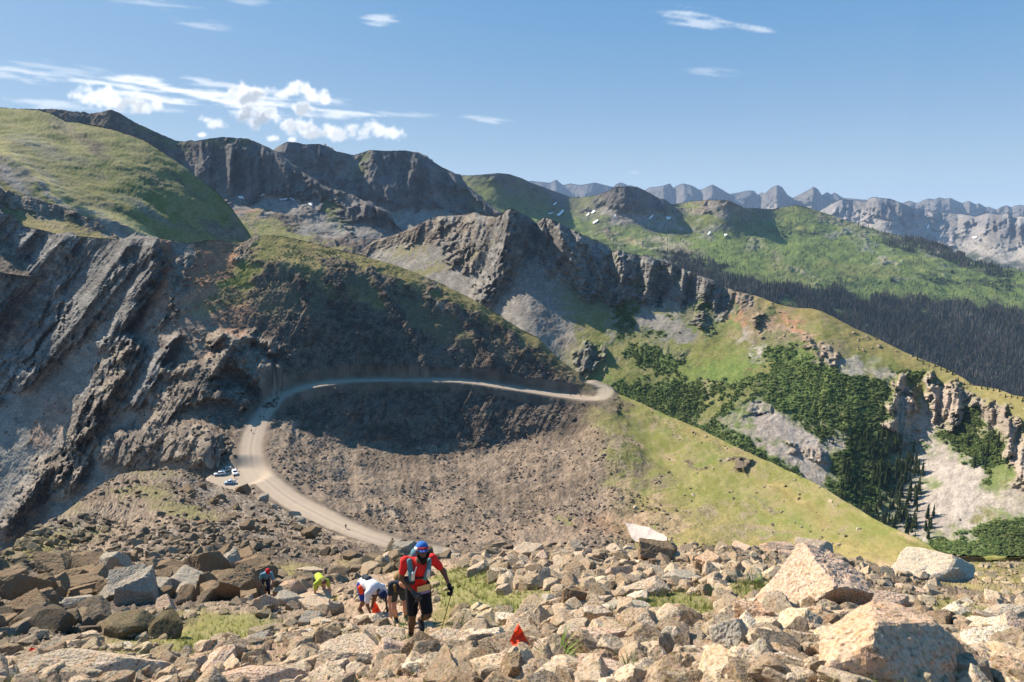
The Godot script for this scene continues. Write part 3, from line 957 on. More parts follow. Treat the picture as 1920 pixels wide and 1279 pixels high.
	t.patches = [
		["grass", 880, 478, 50, 5, -27, 0.8], ["grass", 770, 470, 40, 10, -10, 0.7], ["scree_tan", 830, 440, 60, 12, -25, 0.6], ["grass", 800, 510, 60, 7, -20, 0.9], ["rock_brown", 780, 440, 30, 10, 10, 0.7],
		["scree", 990, 560, 60, 45, 20], ["scree", 1020, 600, 70, 40, 40], ["scree_tan", 1040, 620, 60, 18, 50, 0.35], ["scree_pale", 1010, 500, 22, 10, 10, 0.4],
		["scree_red", 1390, 590, 10, 45, -8], ["scree_tan", 1400, 570, 34, 14, 20, 0.7], ["scree_red", 1470, 600, 50, 14, 22, 0.9], ["scree_pale", 1397, 640, 8, 32, -5], ["rock", 1395, 560, 14, 22, 0, 0.5], ["rock_brown", 1435, 590, 24, 6, -40, 0.9], ["scree_pale", 1424, 662, 8, 14, 15], ["scree_pale", 1325, 660, 8, 24, 0, 0.5],
		["rock", 1320, 605, 24, 16, 0, 0.9], ["shrub", 1340, 615, 30, 22, 0, 0.5], ["scree", 1230, 600, 40, 26, 10], ["scree", 1270, 620, 50, 10, 25], ["grass", 1240, 582, 20, 6, 10, 0.8], ["scree", 1143, 610, 5, 60, 2, 0.9],
		["shrub", 1175, 600, 20, 34, 0], ["grass", 1115, 610, 28, 36, 20], ["grass", 1195, 635, 16, 16, 0, 0.9], ["rock", 1110, 675, 34, 26, 10, 0.9], ["shrub", 1120, 650, 26, 8, 0, 0.8], ["meadow", 1125, 705, 18, 16, 0], ["scree_tan", 1145, 710, 3, 24, 12, 0.7], ["grass", 1145, 695, 22, 12, 0, 0.7],
		["shrub", 1230, 670, 60, 26, 10], ["rock_brown", 1265, 660, 30, 8, 15, 0.4], ["grass", 1350, 660, 60, 34, 0], ["meadow", 1360, 690, 56, 18, -10], ["meadow", 1385, 703, 20, 4, 0, 0.9], ["grass_dry", 1425, 690, 30, 7, -35, 0.8], ["shrub", 1490, 660, 80, 26, 20, 0.7],
		["grass", 1550, 630, 60, 16, 30], ["scree_tan", 1560, 650, 40, 8, 20, 0.6], ["grass_dry", 1600, 640, 60, 10, 26, 0.7], ["scree_pale", 1590, 685, 40, 14, 20, 0.9], ["rock_pale", 1550, 665, 24, 14, 40, 0.8], ["scree_pale", 1650, 695, 26, 16, 40, 0.9], ["grass", 1660, 680, 40, 10, 25, 0.8], ["rock_brown", 1528, 655, 14, 14, 0, 0.5], ["shrub", 1700, 700, 36, 9, 15, 0.8],
		["scree_pale", 1420, 790, 70, 32, 10], ["scree_pale", 1480, 830, 90, 34, 26], ["scree_pale", 1530, 875, 60, 30, 40], ["rock", 1410, 772, 40, 8, 0, 0.8], ["rock_brown", 1520, 850, 55, 12, 22, 0.7], ["scree_pale", 1570, 830, 16, 12, 0], ["shrub", 1600, 900, 50, 70, 15],
		["rock_pale", 1690, 760, 20, 40, 10], ["rock_pale", 1770, 760, 40, 30, 0], ["scree_pale", 1740, 790, 26, 40, 10], ["scree_pale", 1752, 830, 14, 40, 10], ["scree_pale", 1790, 900, 50, 60, -20], ["scree_pale", 1830, 950, 60, 36, 0], ["scree_pale", 1900, 940, 50, 30, 0, 0.8],
		["rock_pale", 1850, 770, 45, 14, 20, 0.8], ["rock_pale", 1880, 790, 40, 24, 30], ["grass_dry", 1860, 735, 50, 8, 10], ["shrub", 1810, 810, 36, 50, 0], ["shrub", 1860, 850, 50, 36, 20], ["rock_pale", 1910, 870, 16, 28, 0], ["shrub", 1860, 1010, 120, 26, 0], ["meadow", 1880, 900, 20, 30, 20, 0.6], ["scree_pale", 1790, 1000, 60, 6, 22, 0.8],
		["shrub", 1590, 760, 90, 50, 20], ["shrub", 1480, 730, 70, 40, 20], ["shrub", 1300, 750, 100, 40, 5], ["grass", 1340, 760, 14, 40, 40, 0.8], ["grass", 1400, 740, 30, 8, -50, 0.6]]
	t.gully = 26.0
	t.gully_size = 60.0
	t.lump = 2.4
	t.lump_size = 22.0
	t.seed_ = 57
	t.shrub_edge = 0.105
	t.lean = -0.2
	t.drop = 0.12
	t.crest_fade = 0.15
	t.fins = [[24, 32, "rock", 955, 396, 946, 450, 930, 520, 905, 556], [14, 15, "rock", 1014, 410, 1016, 465, 1032, 505], [18, 24, "rock", 1036, 414, 1076, 480, 1100, 548], [16, 19, "rock", 1086, 438, 1120, 500, 1146, 560], [12, 19, "rock", 1159, 472, 1166, 520, 1160, 562],
		[16, 8, "rock", 1215, 485, 1212, 520, 1222, 562], [15, 7, "rock", 1252, 496, 1256, 555], [16, 7, "rock", 1300, 514, 1288, 572], [16, 6, "rock", 1346, 536, 1352, 588], [12, 12, "rock_brown", 890, 400, 872, 460, 850, 492], [10, 10, "rock_brown", 925, 408, 900, 470, 880, 505], [9, 10, "rock_brown", 790, 422, 780, 446], [9, 10, "rock_brown", 830, 406, 812, 440],
		[12, 17, "rock_pale", 1690, 714, 1672, 760, 1676, 800], [10, 12, "rock_pale", 1740, 708, 1755, 750, 1750, 790], [12, 15, "rock_pale", 1790, 722, 1800, 760, 1782, 800], [16, 17, "rock_pale", 1850, 760, 1880, 800, 1896, 840], [8, 10, "rock", 1105, 650, 1100, 700], [7, 8, "crag", 1520, 640, 1536, 672]]
	slabs["spur"] = t

	t = Terrain.new()
	t.title = "rocky_hill"
	t.dx = 2.0
	t.dy = 2.0
	t.x0 = -72.0
	t.x1 = 1992.0
	t.rails = [
		[[-72, 398, 670], [0, 398, 640], [20, 402, 632], [45, 424, 620], [75, 430, 606], [100, 437, 592], [180, 446, 545], [230, 448, 516], [250, 446, 505], [289, 446, 490], [318, 450, 482], [349, 456.5, 476], [375, 454, 474], [391, 450, 476], [411, 451, 478], [437, 455, 480], [456, 454, 482], [465, 449, 484], [474, 445, 485], [490, 441, 486], [510, 441, 488], [536, 444, 490], [575, 453, 492], [615, 464, 490], [640, 470, 488], [679, 479, 486], [731, 494, 480], [770, 507, 474], [822, 530, 466], [861, 548, 458], [900, 569, 448], [939, 593, 440], [978, 619, 432], [1010, 634, 426], [1036, 661, 420], [1051, 676, 416], [1083, 698, 408], [1100, 712, 404], [1117, 717, 402], [1132, 727, 400], [1142, 735, 396], [1170, 742, 388], [1200, 755, 376], [1250, 778, 360], [1320, 808, 335], [1380, 838, 312], [1440, 865, 290], [1500, 892, 268], [1540, 912, 252], [1600, 950, 230], [1660, 985, 205], [1720, 1010, 180], [1760, 1033, 160], [1800, 1043, 142], [1850, 1045, 125], [1920, 1045, 110], [1992, 1045, 100]],
		[[-72, 455, 60], [0, 460, 62], [100, 490, 62], [200, 500, 62], [280, 500, 55], [310, 490, 38], [350, 500, 36], [420, 500, 36], [474, 478, 22], [540, 495, 16], [640, 510, 16], [750, 525, 20], [900, 590, 26], [1000, 655, 30], [1083, 706, 30], [1140, 742, 18], [1200, 785, 12], [1250, 815, 9], [1440, 900, 6], [1600, 970, 5], [1760, 1039, 8], [1992, 1050, 10]],
		[[-72, 640, 58], [0, 640, 56], [100, 650, 52], [200, 640, 47], [280, 650, 42], [350, 650, 37], [420, 690, 36], [480, 740, 36], [520, 742, 36], [560, 725, 36], [620, 714, 36], [700, 711, 36], [870, 711, 37], [950, 724, 37], [1000, 734, 36], [1085, 748, 33], [1113, 747, 30], [1140, 752, 20], [1250, 845, 8], [1440, 925, 6], [1600, 980, 6], [1760, 1043, 8], [1992, 1056, 10]],
		[[-72, 760, 52], [100, 770, 47], [200, 770, 43], [280, 760, 40], [350, 750, 32], [400, 780, 28], [430, 800, 10], [480, 800, 6], [520, 790, 22], [560, 800, 32], [650, 830, 34], [750, 850, 34], [870, 850, 34], [950, 835, 34], [1000, 820, 33], [1085, 805, 30], [1140, 790, 22], [1250, 880, 9], [1440, 950, 5], [1600, 995, 5], [1760, 1047, 8], [1992, 1060, 10]],
		[[-72, 880, 46], [100, 890, 42], [200, 890, 38], [280, 870, 36], [350, 860, 30], [430, 890, 3], [480, 900, 0], [560, 920, 4], [650, 935, -2], [750, 940, -4], [870, 940, -2], [1000, 935, 4], [1140, 920, 10], [1250, 930, 6], [1440, 985, 3], [1600, 1015, 4], [1760, 1052, 6], [1992, 1068, 8]],
		[[-72, 1010, 38], [200, 1010, 36], [350, 960, 20], [430, 950, -2], [560, 1000, -6], [650, 1020, -11], [750, 1035, -12], [870, 1050, -11], [1000, 1055, -9], [1140, 1055, -3], [1250, 1055, -3], [1440, 1060, -2], [1600, 1062, 2], [1760, 1070, 6], [1992, 1080, 8]],
		[[-72, 1100, 34], [200, 1100, 30], [350, 1060, 10], [560, 1080, -10], [1000, 1130, -12], [1440, 1130, 0], [1992, 1130, 10]],
	]
	t.strips = [[[300, "rock"], [460, "scree_tan"], [1120, "grass_dry"], [1992, "grass"]], [[290, "rock"], [345, "scree_red"], [395, "scree"], [440, "scree_red"], [480, "scree_dark"], [1110, "scree_dark"], [1992, "grass"]], [[300, "rock"], [420, "scree"], [1120, "scree_dark"], [1992, "grass"]], [[260, "scree"], [430, "scree_tan"], [1130, "scree_tan"], [1992, "grass"]], [[260, "scree"], [430, "scree_tan"], [1180, "scree_tan"], [1992, "grass_dry"]], "scree_tan"]
	t.patches = [
		["grass", 450, 520, 42, 26, -35], ["grass_dry", 400, 570, 60, 18, -15, 0.6], ["grass", 520, 470, 50, 16, 5, 0.8], ["scree_red", 600, 480, 40, 8, 20, 0.4], ["grass_dry", 560, 480, 60, 16, 15, 0.8], ["scree_dark", 640, 500, 40, 12, 20, 0.8], ["grass_dry", 740, 515, 60, 8, 28, 0.8], ["grass_dry", 860, 565, 70, 8, 32, 0.9], ["scree_dark", 720, 520, 40, 14, 30, 0.8],
		["scree", 70, 770, 44, 130, 32], ["scree", 160, 690, 22, 110, 34], ["scree", 10, 820, 40, 100, 30], ["scree_red", 340, 482, 70, 26, 8, 0.9], ["scree_red", 400, 500, 30, 60, 22, 0.9], ["scree_red", 300, 510, 14, 70, 14], ["scree_red", 270, 570, 14, 60, 22, 0.8], ["scree_red", 375, 520, 22, 60, 24, 0.9], ["scree", 335, 500, 18, 60, 20], ["scree_red", 425, 465, 16, 14, 0, 0.9], ["scree", 300, 620, 40, 40, 20, 0.6], ["rock", 345, 530, 6, 50, 22, 0.6],
		["scree", 180, 640, 50, 30, -50, 0.6], ["scree", 110, 620, 14, 90, 28], ["rock", 60, 560, 40, 80, 25], ["scree", 40, 690, 20, 100, 32], ["scree_red", 20, 640, 14, 60, 25, 0.5], ["rock", 250, 600, 14, 90, 22], ["rock", 150, 560, 16, 120, 25], ["scree_red", 90, 800, 30, 70, 30, 0.4], ["scree", 60, 900, 80, 60, 20],
		["scree_dark", 480, 690, 36, 50, -10], ["grass_dry", 620, 535, 120, 20, 20, 0.5], ["grass_stone", 760, 580, 130, 22, 30, 0.45], ["grass_stone", 530, 565, 70, 36, 0, 0.4], ["grass_stone", 900, 640, 90, 16, 34, 0.4], ["scree_tan", 420, 640, 60, 22, 15, 0.8], ["scree_tan", 350, 690, 60, 40, 0, 0.7], ["rock_brown", 330, 740, 60, 14, 0, 0.5], ["rock_brown", 370, 830, 60, 30, 0, 0.6],
		["dirt", 470, 905, 40, 18, 30], ["dirt", 445, 895, 24, 22, 0], ["dirt", 600, 985, 90, 10, 28, 0.7], ["dirt", 520, 935, 60, 12, 32, 0.8],
		["scree_dark", 780, 780, 200, 40, 0], ["scree_dark", 900, 800, 120, 36, -15, 0.8], ["scree_tan", 640, 900, 120, 40, 20], ["scree_tan", 1000, 900, 140, 50, 0], ["scree_dark", 850, 850, 90, 14, -8, 0.7], ["soil", 950, 1000, 160, 24, 0, 0.35], ["scree_red", 1150, 985, 70, 22, 0, 0.3],
		["scree_dark", 1150, 760, 24, 14, 20, 0.8], ["scree_tan", 1100, 860, 50, 60, 0, 0.8], ["grass_stone", 1175, 850, 30, 70, -10], ["grass_stone", 1230, 800, 60, 16, 22], ["scree_tan", 1235, 905, 24, 14, 0, 0.8], ["crag", 1370, 875, 30, 8, 14, 0.8], ["soil", 1230, 980, 60, 22, 0, 0.6], ["grass_stone", 1340, 960, 60, 18, 0, 0.8], ["grass_stone", 1400, 1000, 80, 14, 0, 0.8], ["grass", 1450, 985, 120, 10, 10, 0.8], ["grass", 1060, 985, 20, 4, 20, 0.9], ["grass", 1270, 840, 50, 14, 22],
		["grass_dry", 1500, 940, 90, 12, 30], ["grass_dry", 1350, 830, 90, 8, 26], ["crag", 1440, 950, 40, 6, 20, 0.6], ["scree_dark", 1200, 880, 14, 30, 0, 0.6],
		["grass_stone", 1870, 1055, 120, 12, 0], ["scree_tan", 1900, 1065, 90, 10, 0, 0.8]]
	t.gully = 22.0
	t.drop = 0.12
	t.crag = 0.13
	t.gully_size = 55.0
	t.lump = 2.6
	t.lump_size = 24.0
	t.lean = -0.75
	t.grain = 0.45
	t.seed_ = 71
	t.fins = [[36, 93, "rock_brown", 236, 655, 212, 718, 172, 775, 136, 850, 112, 905], [28, 72, "rock_brown", 92, 880, 54, 930, 15, 990], [22, 35, "rock", 290, 462, 272, 520, 242, 590, 200, 645], [22, 30, "rock", 232, 500, 182, 560, 112, 640, 44, 720], [26, 30, "rock", 132, 480, 74, 600, 4, 700], [20, 24, "rock", 40, 450, 10, 540, -30, 640],
		[7, 10, "rock_brown", 334, 490, 320, 560, 302, 612], [6, 8, "crag", 352, 480, 340, 540, 326, 600], [26, 18, "rock_brown", 440, 645, 400, 692, 336, 745, 284, 800], [44, 34, "rock_brown", 214, 848, 262, 838, 330, 828, 376, 838], [34, 22, "rock_brown", 440, 660, 480, 690, 510, 722], [16, 14, "rock_brown", 380, 735, 460, 748], [16, 14, "rock_brown", 300, 700, 380, 690], [14, 12, "rock", 320, 640, 280, 700, 250, 760],
		[12, 9, "scree_dark", 700, 520, 760, 600, 800, 690], [12, 10, "scree_dark", 840, 560, 900, 640, 930, 690], [10, 8, "scree_dark", 940, 612, 1000, 684], [14, 9, "scree_dark", 620, 510, 660, 580, 680, 660], [10, 8, "scree_dark", 560, 520, 580, 600, 590, 690], [8, 6, "crag", 800, 530, 850, 590], [10, 8, "crag", 465, 455, 478, 448, 440, 486], [14, 12, "rock_brown", 400, 630, 470, 632, 520, 660],
		[8, 7, "crag", 535, 800, 560, 812], [10, 6, "scree_tan", 700, 835, 800, 848, 880, 838], [9, 6, "crag", 660, 960, 740, 968], [8, 6, "crag", 1350, 870, 1400, 884], [6, 6, "crag", 1290, 860, 1310, 868]]
	t.back_step = 0.012
	t.pads = [[438, 897, 10.0]]
	t.road_px = [[830, 1035], [800, 1029], [740, 1017], [690, 1003], [640, 985], [590, 961], [545, 936], [505, 906], [480, 880], [470, 850], [474, 820], [486, 790], [503, 765], [527, 743], [560, 726], [610, 716], [680, 712], [760, 711], [850, 711], [900, 715], [960, 726], [1020, 737], [1070, 745], [1103, 748], [1124, 746], [1135, 739], [1134, 730], [1124, 722], [1112, 714]]
	slabs["hill"] = t

	t = Terrain.new()
	t.title = "boulder_slope"
	t.x0 = -72.0
	t.x1 = 1992.0
	t.by_distance = true
	t.dy = 2.4
	t.rails = [
		[[-72, 1075, 60], [0, 1041, 75], [36, 1024, 85], [45, 1004, 92], [90, 978, 110], [118, 962, 120], [154, 934, 135], [195, 905, 150], [225, 888, 165], [253, 882, 175], [317, 880, 185], [353, 884, 192], [394, 904, 200], [430, 917, 195], [475, 931, 190], [520, 953, 175], [566, 981, 160], [602, 1003, 140], [640, 1040, 70], [680, 1052, 48], [720, 1048, 40], [760, 1038, 37], [800, 1042, 36], [850, 1052, 34], [880, 1040, 33], [930, 1028, 32], [1000, 1026, 30], [1060, 1020, 28], [1120, 1026, 27], [1180, 1030, 26], [1240, 1034, 26], [1300, 1026, 24], [1400, 1030, 24], [1500, 1038, 24], [1580, 1052, 28], [1650, 1066, 40], [1720, 1062, 60], [1780, 1056, 80], [1850, 1054, 88], [1992, 1054, 92]],
		[[-72, 1110, 42], [0, 1090, 52], [100, 1050, 75], [200, 1000, 105], [317, 960, 120], [394, 970, 130], [475, 990, 120], [566, 1030, 100], [602, 1050, 80], [640, 1066, 46], [720, 1070, 30], [800, 1064, 26], [930, 1050, 22], [1060, 1042, 21], [1240, 1052, 20], [1400, 1048, 19], [1580, 1072, 21], [1720, 1084, 32], [1850, 1080, 48], [1992, 1078, 55]],
		[[-72, 1160, 29], [0, 1150, 32], [100, 1140, 38], [200, 1120, 45], [317, 1090, 52], [475, 1080, 48], [640, 1104, 24], [800, 1122, 16], [930, 1104, 15], [1060, 1092, 15], [1240, 1100, 14], [1400, 1102, 13], [1580, 1112, 14], [1720, 1122, 18], [1992, 1124, 25]],
		[[-72, 1225, 16.5], [0, 1220, 17], [200, 1200, 19], [475, 1180, 18], [640, 1182, 14.5], [800, 1190, 11.3], [1060, 1172, 9.5], [1240, 1182, 9], [1400, 1182, 8.5], [1580, 1190, 8.5], [1720, 1200, 9.5], [1992, 1194, 12]],
		[[-72, 1300, 9], [475, 1300, 8.5], [800, 1300, 6.3], [1240, 1300, 5], [1580, 1300, 4.6], [1992, 1300, 6]],
		[[-72, 1600, 4.5], [800, 1600, 3.2], [1992, 1600, 3]],
		[[-72, 2400, 1.0], [1992, 2400, 0.9]],
	]
	t.strips = [[[110, "grass_dry"], [620, "scree_tan"], [900, "scree_tan"], [1640, "scree_tan"], [1992, "grass_stone"]], [[560, "scree_tan"], [700, "scree_tan"], [1640, "soil"], [1992, "scree_tan"]], [[330, "scree_dark"], [620, "scree_tan"], [840, "soil"], [1992, "soil"]], [[1992, "soil"]], "soil", "soil"]
	t.patches = [
		["grass_dry", 60, 1030, 110, 12, -12, 0.8], ["grass_stone", 310, 890, 70, 8, 5], ["grass", 270, 925, 60, 12, 0, 0.6], ["grass", 350, 960, 70, 14, 10, 0.7], ["grass_stone", 120, 965, 50, 12, -20, 0.8], ["grass", 150, 1000, 60, 10, 0, 0.5], ["grass", 420, 930, 20, 8, 30, 0.6], ["grass_dry", 540, 1075, 60, 12, 0, 0.8], ["grass", 690, 1060, 60, 14, 0, 0.5],
		["grass_dry", 330, 1200, 160, 36, -8], ["grass", 420, 1185, 120, 24, -5, 0.8], ["grass", 905, 1118, 95, 46, 10, 1.0], ["grass_dry", 880, 1155, 70, 30, 0, 0.9], ["grass", 740, 1205, 50, 14, 0, 0.7], ["soil", 100, 1215, 70, 14, -10], ["soil", 790, 1175, 34, 26, 0], ["soil", 700, 1150, 40, 20, 0, 0.9], ["scree_dark", 200, 1110, 200, 50, 0, 0.6], ["rock_brown", 300, 1075, 200, 26, 6, 0.9], ["rock_brown", 60, 1110, 90, 50, 20, 0.9], ["rock_brown", 400, 930, 110, 16, 22, 0.8], ["rock_brown", 130, 980, 90, 14, -15, 0.7], ["scree_dark", 480, 1030, 120, 26, 10, 0.6],
		["grass", 1260, 1142, 80, 30, 0, 0.9], ["grass", 1400, 1098, 60, 16, 0, 0.9], ["grass_dry", 1860, 1085, 120, 26, 0], ["grass", 1800, 1150, 70, 22, 10, 0.9], ["grass", 1010, 1100, 40, 14, 0, 0.8], ["grass", 1120, 1090, 30, 10, 0, 0.7], ["grass", 600, 1200, 60, 12, 0, 0.8], ["soil", 560, 1120, 90, 12, 0, 0.9]]
	t.gully = 2.6
	t.gully_size = 12.0
	t.lump = 0.5
	t.lump_size = 6.0
	t.grain = 0.6
	t.seed_ = 83
	t.fins = [[14, 27, "rock_brown", 345, 892, 400, 922, 470, 945, 560, 988, 600, 1010], [22, 48, "rock_brown", 380, 1085, 430, 1072, 490, 1082, 520, 1100], [19, 41, "rock_brown", 170, 1100, 240, 1084, 320, 1082], [31, 58, "rock_brown", -60, 1110, 20, 1092, 90, 1090], [12, 20, "rock_brown", 80, 990, 130, 976, 170, 960], [12, 20, "rock_brown", 260, 1005, 340, 1000, 420, 1010], [14, 20, "rock_brown", 420, 985, 500, 1010, 540, 1040], [12, 17, "rock_brown", 200, 1040, 280, 1030, 330, 1040]]
	t.back = 50.0
	t.back_step = 0.05
	t.crest_fade = 0.6
	slabs["slope"] = t

	# patches of turf, stones and bare soil on the green slopes
	var r := RandomNumberGenerator.new()
	r.seed = 77
	var t2: Terrain = slabs["hill"]
	for i in 110:
		var x := r.randf_range(1160, 1760)
		var y := lin(t2.rails[0], x, 1) + pow(r.randf(), 1.2) * (1065.0 - lin(t2.rails[0], x, 1))
		t2.patches.append([["grass_stone", "grass_dry", "soil", "meadow", "grass_stone"][i % 5], x, y, r.randf_range(6, 34), r.randf_range(2, 6), r.randf_range(5, 32), r.randf_range(0.3, 0.8)])
	t2 = slabs["grassy"]
	for i in 90:
		t2.patches.append([["grass_stone", "grass_dry", "scree_dark", "meadow", "shrub"][i % 5], r.randf_range(-40, 460), r.randf_range(215, 440), r.randf_range(10, 50), r.randf_range(2, 5), r.randf_range(22, 38), r.randf_range(0.2, 0.6)])
	t2 = slabs["spur"]
	for i in 120:
		var x := r.randf_range(1090, 1900)
		var y := lin(t2.rails[0], x, 1) + r.randf_range(10, 330)
		t2.patches.append([["meadow", "shrub", "grass_stone", "shrub", "meadow", "shrub"][i % 6], x, y, r.randf_range(8, 30), r.randf_range(3, 9), r.randf_range(10, 40), r.randf_range(0.4, 0.9)])
	t2 = slabs["green"]
	for i in 90:
		t2.patches.append([["grass_far", "grass_dry", "shrub", "rock_grey", "shrub", "meadow"][i % 6], r.randf_range(950, 1950), r.randf_range(405, 540), r.randf_range(10, 50), r.randf_range(2, 5), r.randf_range(-5, 20), r.randf_range(0.3, 0.7)])

	var crew := slabs.values()
	var jobs := []
	for s in crew:
		jobs.append(WorkerThreadPool.add_task(s.build))
	for j in jobs:
		WorkerThreadPool.wait_for_task_completion(j)

	var ground := StandardMaterial3D.new()
	ground.resource_name = "ground_cover"
	ground.vertex_color_use_as_albedo = true
	ground.roughness = 1.0
	ground.metallic_specular = 0.2
	var words := {
		"far_range": ["jagged grey mountain range along the horizon on the right", "mountains"], "mid_range": ["pale rocky mountains in front of the jagged range at right", "mountains"],
		"green": ["green mountain with dark cliffs, meadows and forested lower slopes", "mountain"], "cliff_far": ["dark flat topped cliff mountain under the cumulus clouds", "mountain"],
		"cirque": ["dark cirque wall and shaded mountain behind the grassy slope", "mountain"], "grassy": ["steep green mountainside at upper left with a pale rib", "mountainside"],
		"shoulder": ["rocky shoulder behind the top edge of the left cliffs", "ridge"], "spur": ["craggy spur with grey scree, cliffs and green thickets below", "ridge"],
		"hill": ["rocky hill and scree bowl with the dirt road cut across it", "hill"], "slope": ["rubble covered foreground slope that the runners climb", "slope"]}
	for k in slabs:
		var s: Terrain = slabs[k]
		var m := MeshInstance3D.new()
		m.name = s.title
		m.mesh = s.mesh
		m.material_override = ground
		m.set_meta("kind", "structure")
		m.set_meta("label", words[k][0])
		m.set_meta("category", words[k][1])
		add_child(m, true)
		if s.road_mesh:
			var way := MeshInstance3D.new()
			way.name = "dirt_road"
			way.mesh = s.road_mesh
			way.material_override = ground
			way.set_meta("kind", "structure")
			way.set_meta("label", "pale dirt road curving round the scree bowl to a hairpin")
			way.set_meta("category", "road")
			add_child(way, true)


# ---------------------------------------------------------------- building blocks
func numbered(called: String) -> String:
	var n: int = used.get(called, 0)
	used[called] = n + 1
	return called if n == 0 else "%s_%03d" % [called, n]


func tag(o: Node3D, label: String, category: String, group := "", kind := "") -> void:
	o.set_meta("label", label)
	o.set_meta("category", category)
	if group:
		o.set_meta("group", group)
	if kind:
		o.set_meta("kind", kind)


func obj(called: String, mesh: Mesh, mat: Material, parent: Node3D = null) -> MeshInstance3D:
	var o := MeshInstance3D.new()
	o.name = numbered(called) if parent == null else called
	o.mesh = mesh
	o.material_override = mat
	if parent == null:
		add_child(o, true)
	else:
		parent.add_child(o, true)
	return o


func holder(called: String, at: Vector3) -> Node3D:
	var o := Node3D.new()
	o.name = numbered(called)
	o.position = at
	add_child(o, true)
	return o


func paint(color: Color, rough := 0.8) -> StandardMaterial3D:
	var m := StandardMaterial3D.new()
	m.albedo_color = color.linear_to_srgb()
	m.roughness = rough
	m.metallic_specular = 0.3
	return m


func tinted() -> StandardMaterial3D:
	var m := StandardMaterial3D.new()
	m.vertex_color_use_as_albedo = true
	m.roughness = 0.95
	m.metallic_specular = 0.2
	return m


var balls := {}

# A sphere of even triangles: [points, indices].
func ball(level: int) -> Array:
	if balls.has(level):
		return balls[level]
	var v := PackedVector3Array()
	var f := PackedInt32Array()
	if level == 0:
		var g := (1.0 + sqrt(5.0)) / 2.0
		for p in [Vector3(-1, g, 0), Vector3(1, g, 0), Vector3(-1, -g, 0), Vector3(1, -g, 0), Vector3(0, -1, g), Vector3(0, 1, g), Vector3(0, -1, -g), Vector3(0, 1, -g), Vector3(g, 0, -1), Vector3(g, 0, 1), Vector3(-g, 0, -1), Vector3(-g, 0, 1)]:
			v.append(p.normalized())
		f = PackedInt32Array([0, 11, 5, 0, 5, 1, 0, 1, 7, 0, 7, 10, 0, 10, 11, 1, 5, 9, 5, 11, 4, 11, 10, 2, 10, 7, 6, 7, 1, 8, 3, 9, 4, 3, 4, 2, 3, 2, 6, 3, 6, 8, 3, 8, 9, 4, 9, 5, 2, 4, 11, 6, 2, 10, 8, 6, 7, 9, 8, 1])
	else:
		var low := ball(level - 1)
		v = low[0].duplicate()
		var mids := {}
		var src: PackedInt32Array = low[1]
		for i in range(0, src.size(), 3):
			var m := [0, 0, 0]
			for k in 3:
				var a := src[i + k]
				var b := src[i + (k + 1) % 3]
				var key := mini(a, b) * 100000 + maxi(a, b)
				if not mids.has(key):
					mids[key] = v.size()
					v.append((v[a] + v[b]).normalized())
				m[k] = mids[key]
			f.append_array(PackedInt32Array([src[i], m[0], m[2], src[i + 1], m[1], m[0], src[i + 2], m[2], m[1], m[0], m[1], m[2]]))
	balls[level] = [v, f]
	return balls[level]


# The same triangles, each flat.
func chipped(v: PackedVector3Array, f: PackedInt32Array, c := PackedColorArray()) -> ArrayMesh:
	var p := PackedVector3Array()
	var n := PackedVector3Array()
	var k := PackedColorArray()
	for i in range(0, f.size(), 3):
		var q := (v[f[i + 1]] - v[f[i]]).cross(v[f[i + 2]] - v[f[i]]).normalized()
		for j in [0, 2, 1]:
			p.append(v[f[i + j]])
			n.append(q)
			if c.size():
				k.append(c[f[i + j]])
	var arrays := []
	arrays.resize(Mesh.ARRAY_MAX)
	arrays[Mesh.ARRAY_VERTEX] = p
	arrays[Mesh.ARRAY_NORMAL] = n
	if c.size():
		arrays[Mesh.ARRAY_COLOR] = k
	var m := ArrayMesh.new()
	m.add_surface_from_arrays(Mesh.PRIMITIVE_TRIANGLES, arrays)
	return m


func shell(v: PackedVector3Array, f: PackedInt32Array, c := PackedColorArray()) -> ArrayMesh:
	var n := PackedVector3Array()
	n.resize(v.size())
	var turned := f.duplicate()
	for i in range(0, f.size(), 3):
		var a := f[i]
		var b := f[i + 1]
		var d := f[i + 2]
		turned[i + 1] = d
		turned[i + 2] = b
		var q := (v[b] - v[a]).cross(v[d] - v[a])
		n[a] += q
		n[b] += q
		n[d] += q
	for i in n.size():
		n[i] = n[i].normalized()
	var arrays := []
	arrays.resize(Mesh.ARRAY_MAX)
	arrays[Mesh.ARRAY_VERTEX] = v
	arrays[Mesh.ARRAY_NORMAL] = n
	arrays[Mesh.ARRAY_INDEX] = turned
	if c.size():
		arrays[Mesh.ARRAY_COLOR] = c
	var m := ArrayMesh.new()
	m.add_surface_from_arrays(Mesh.PRIMITIVE_TRIANGLES, arrays)
	return m


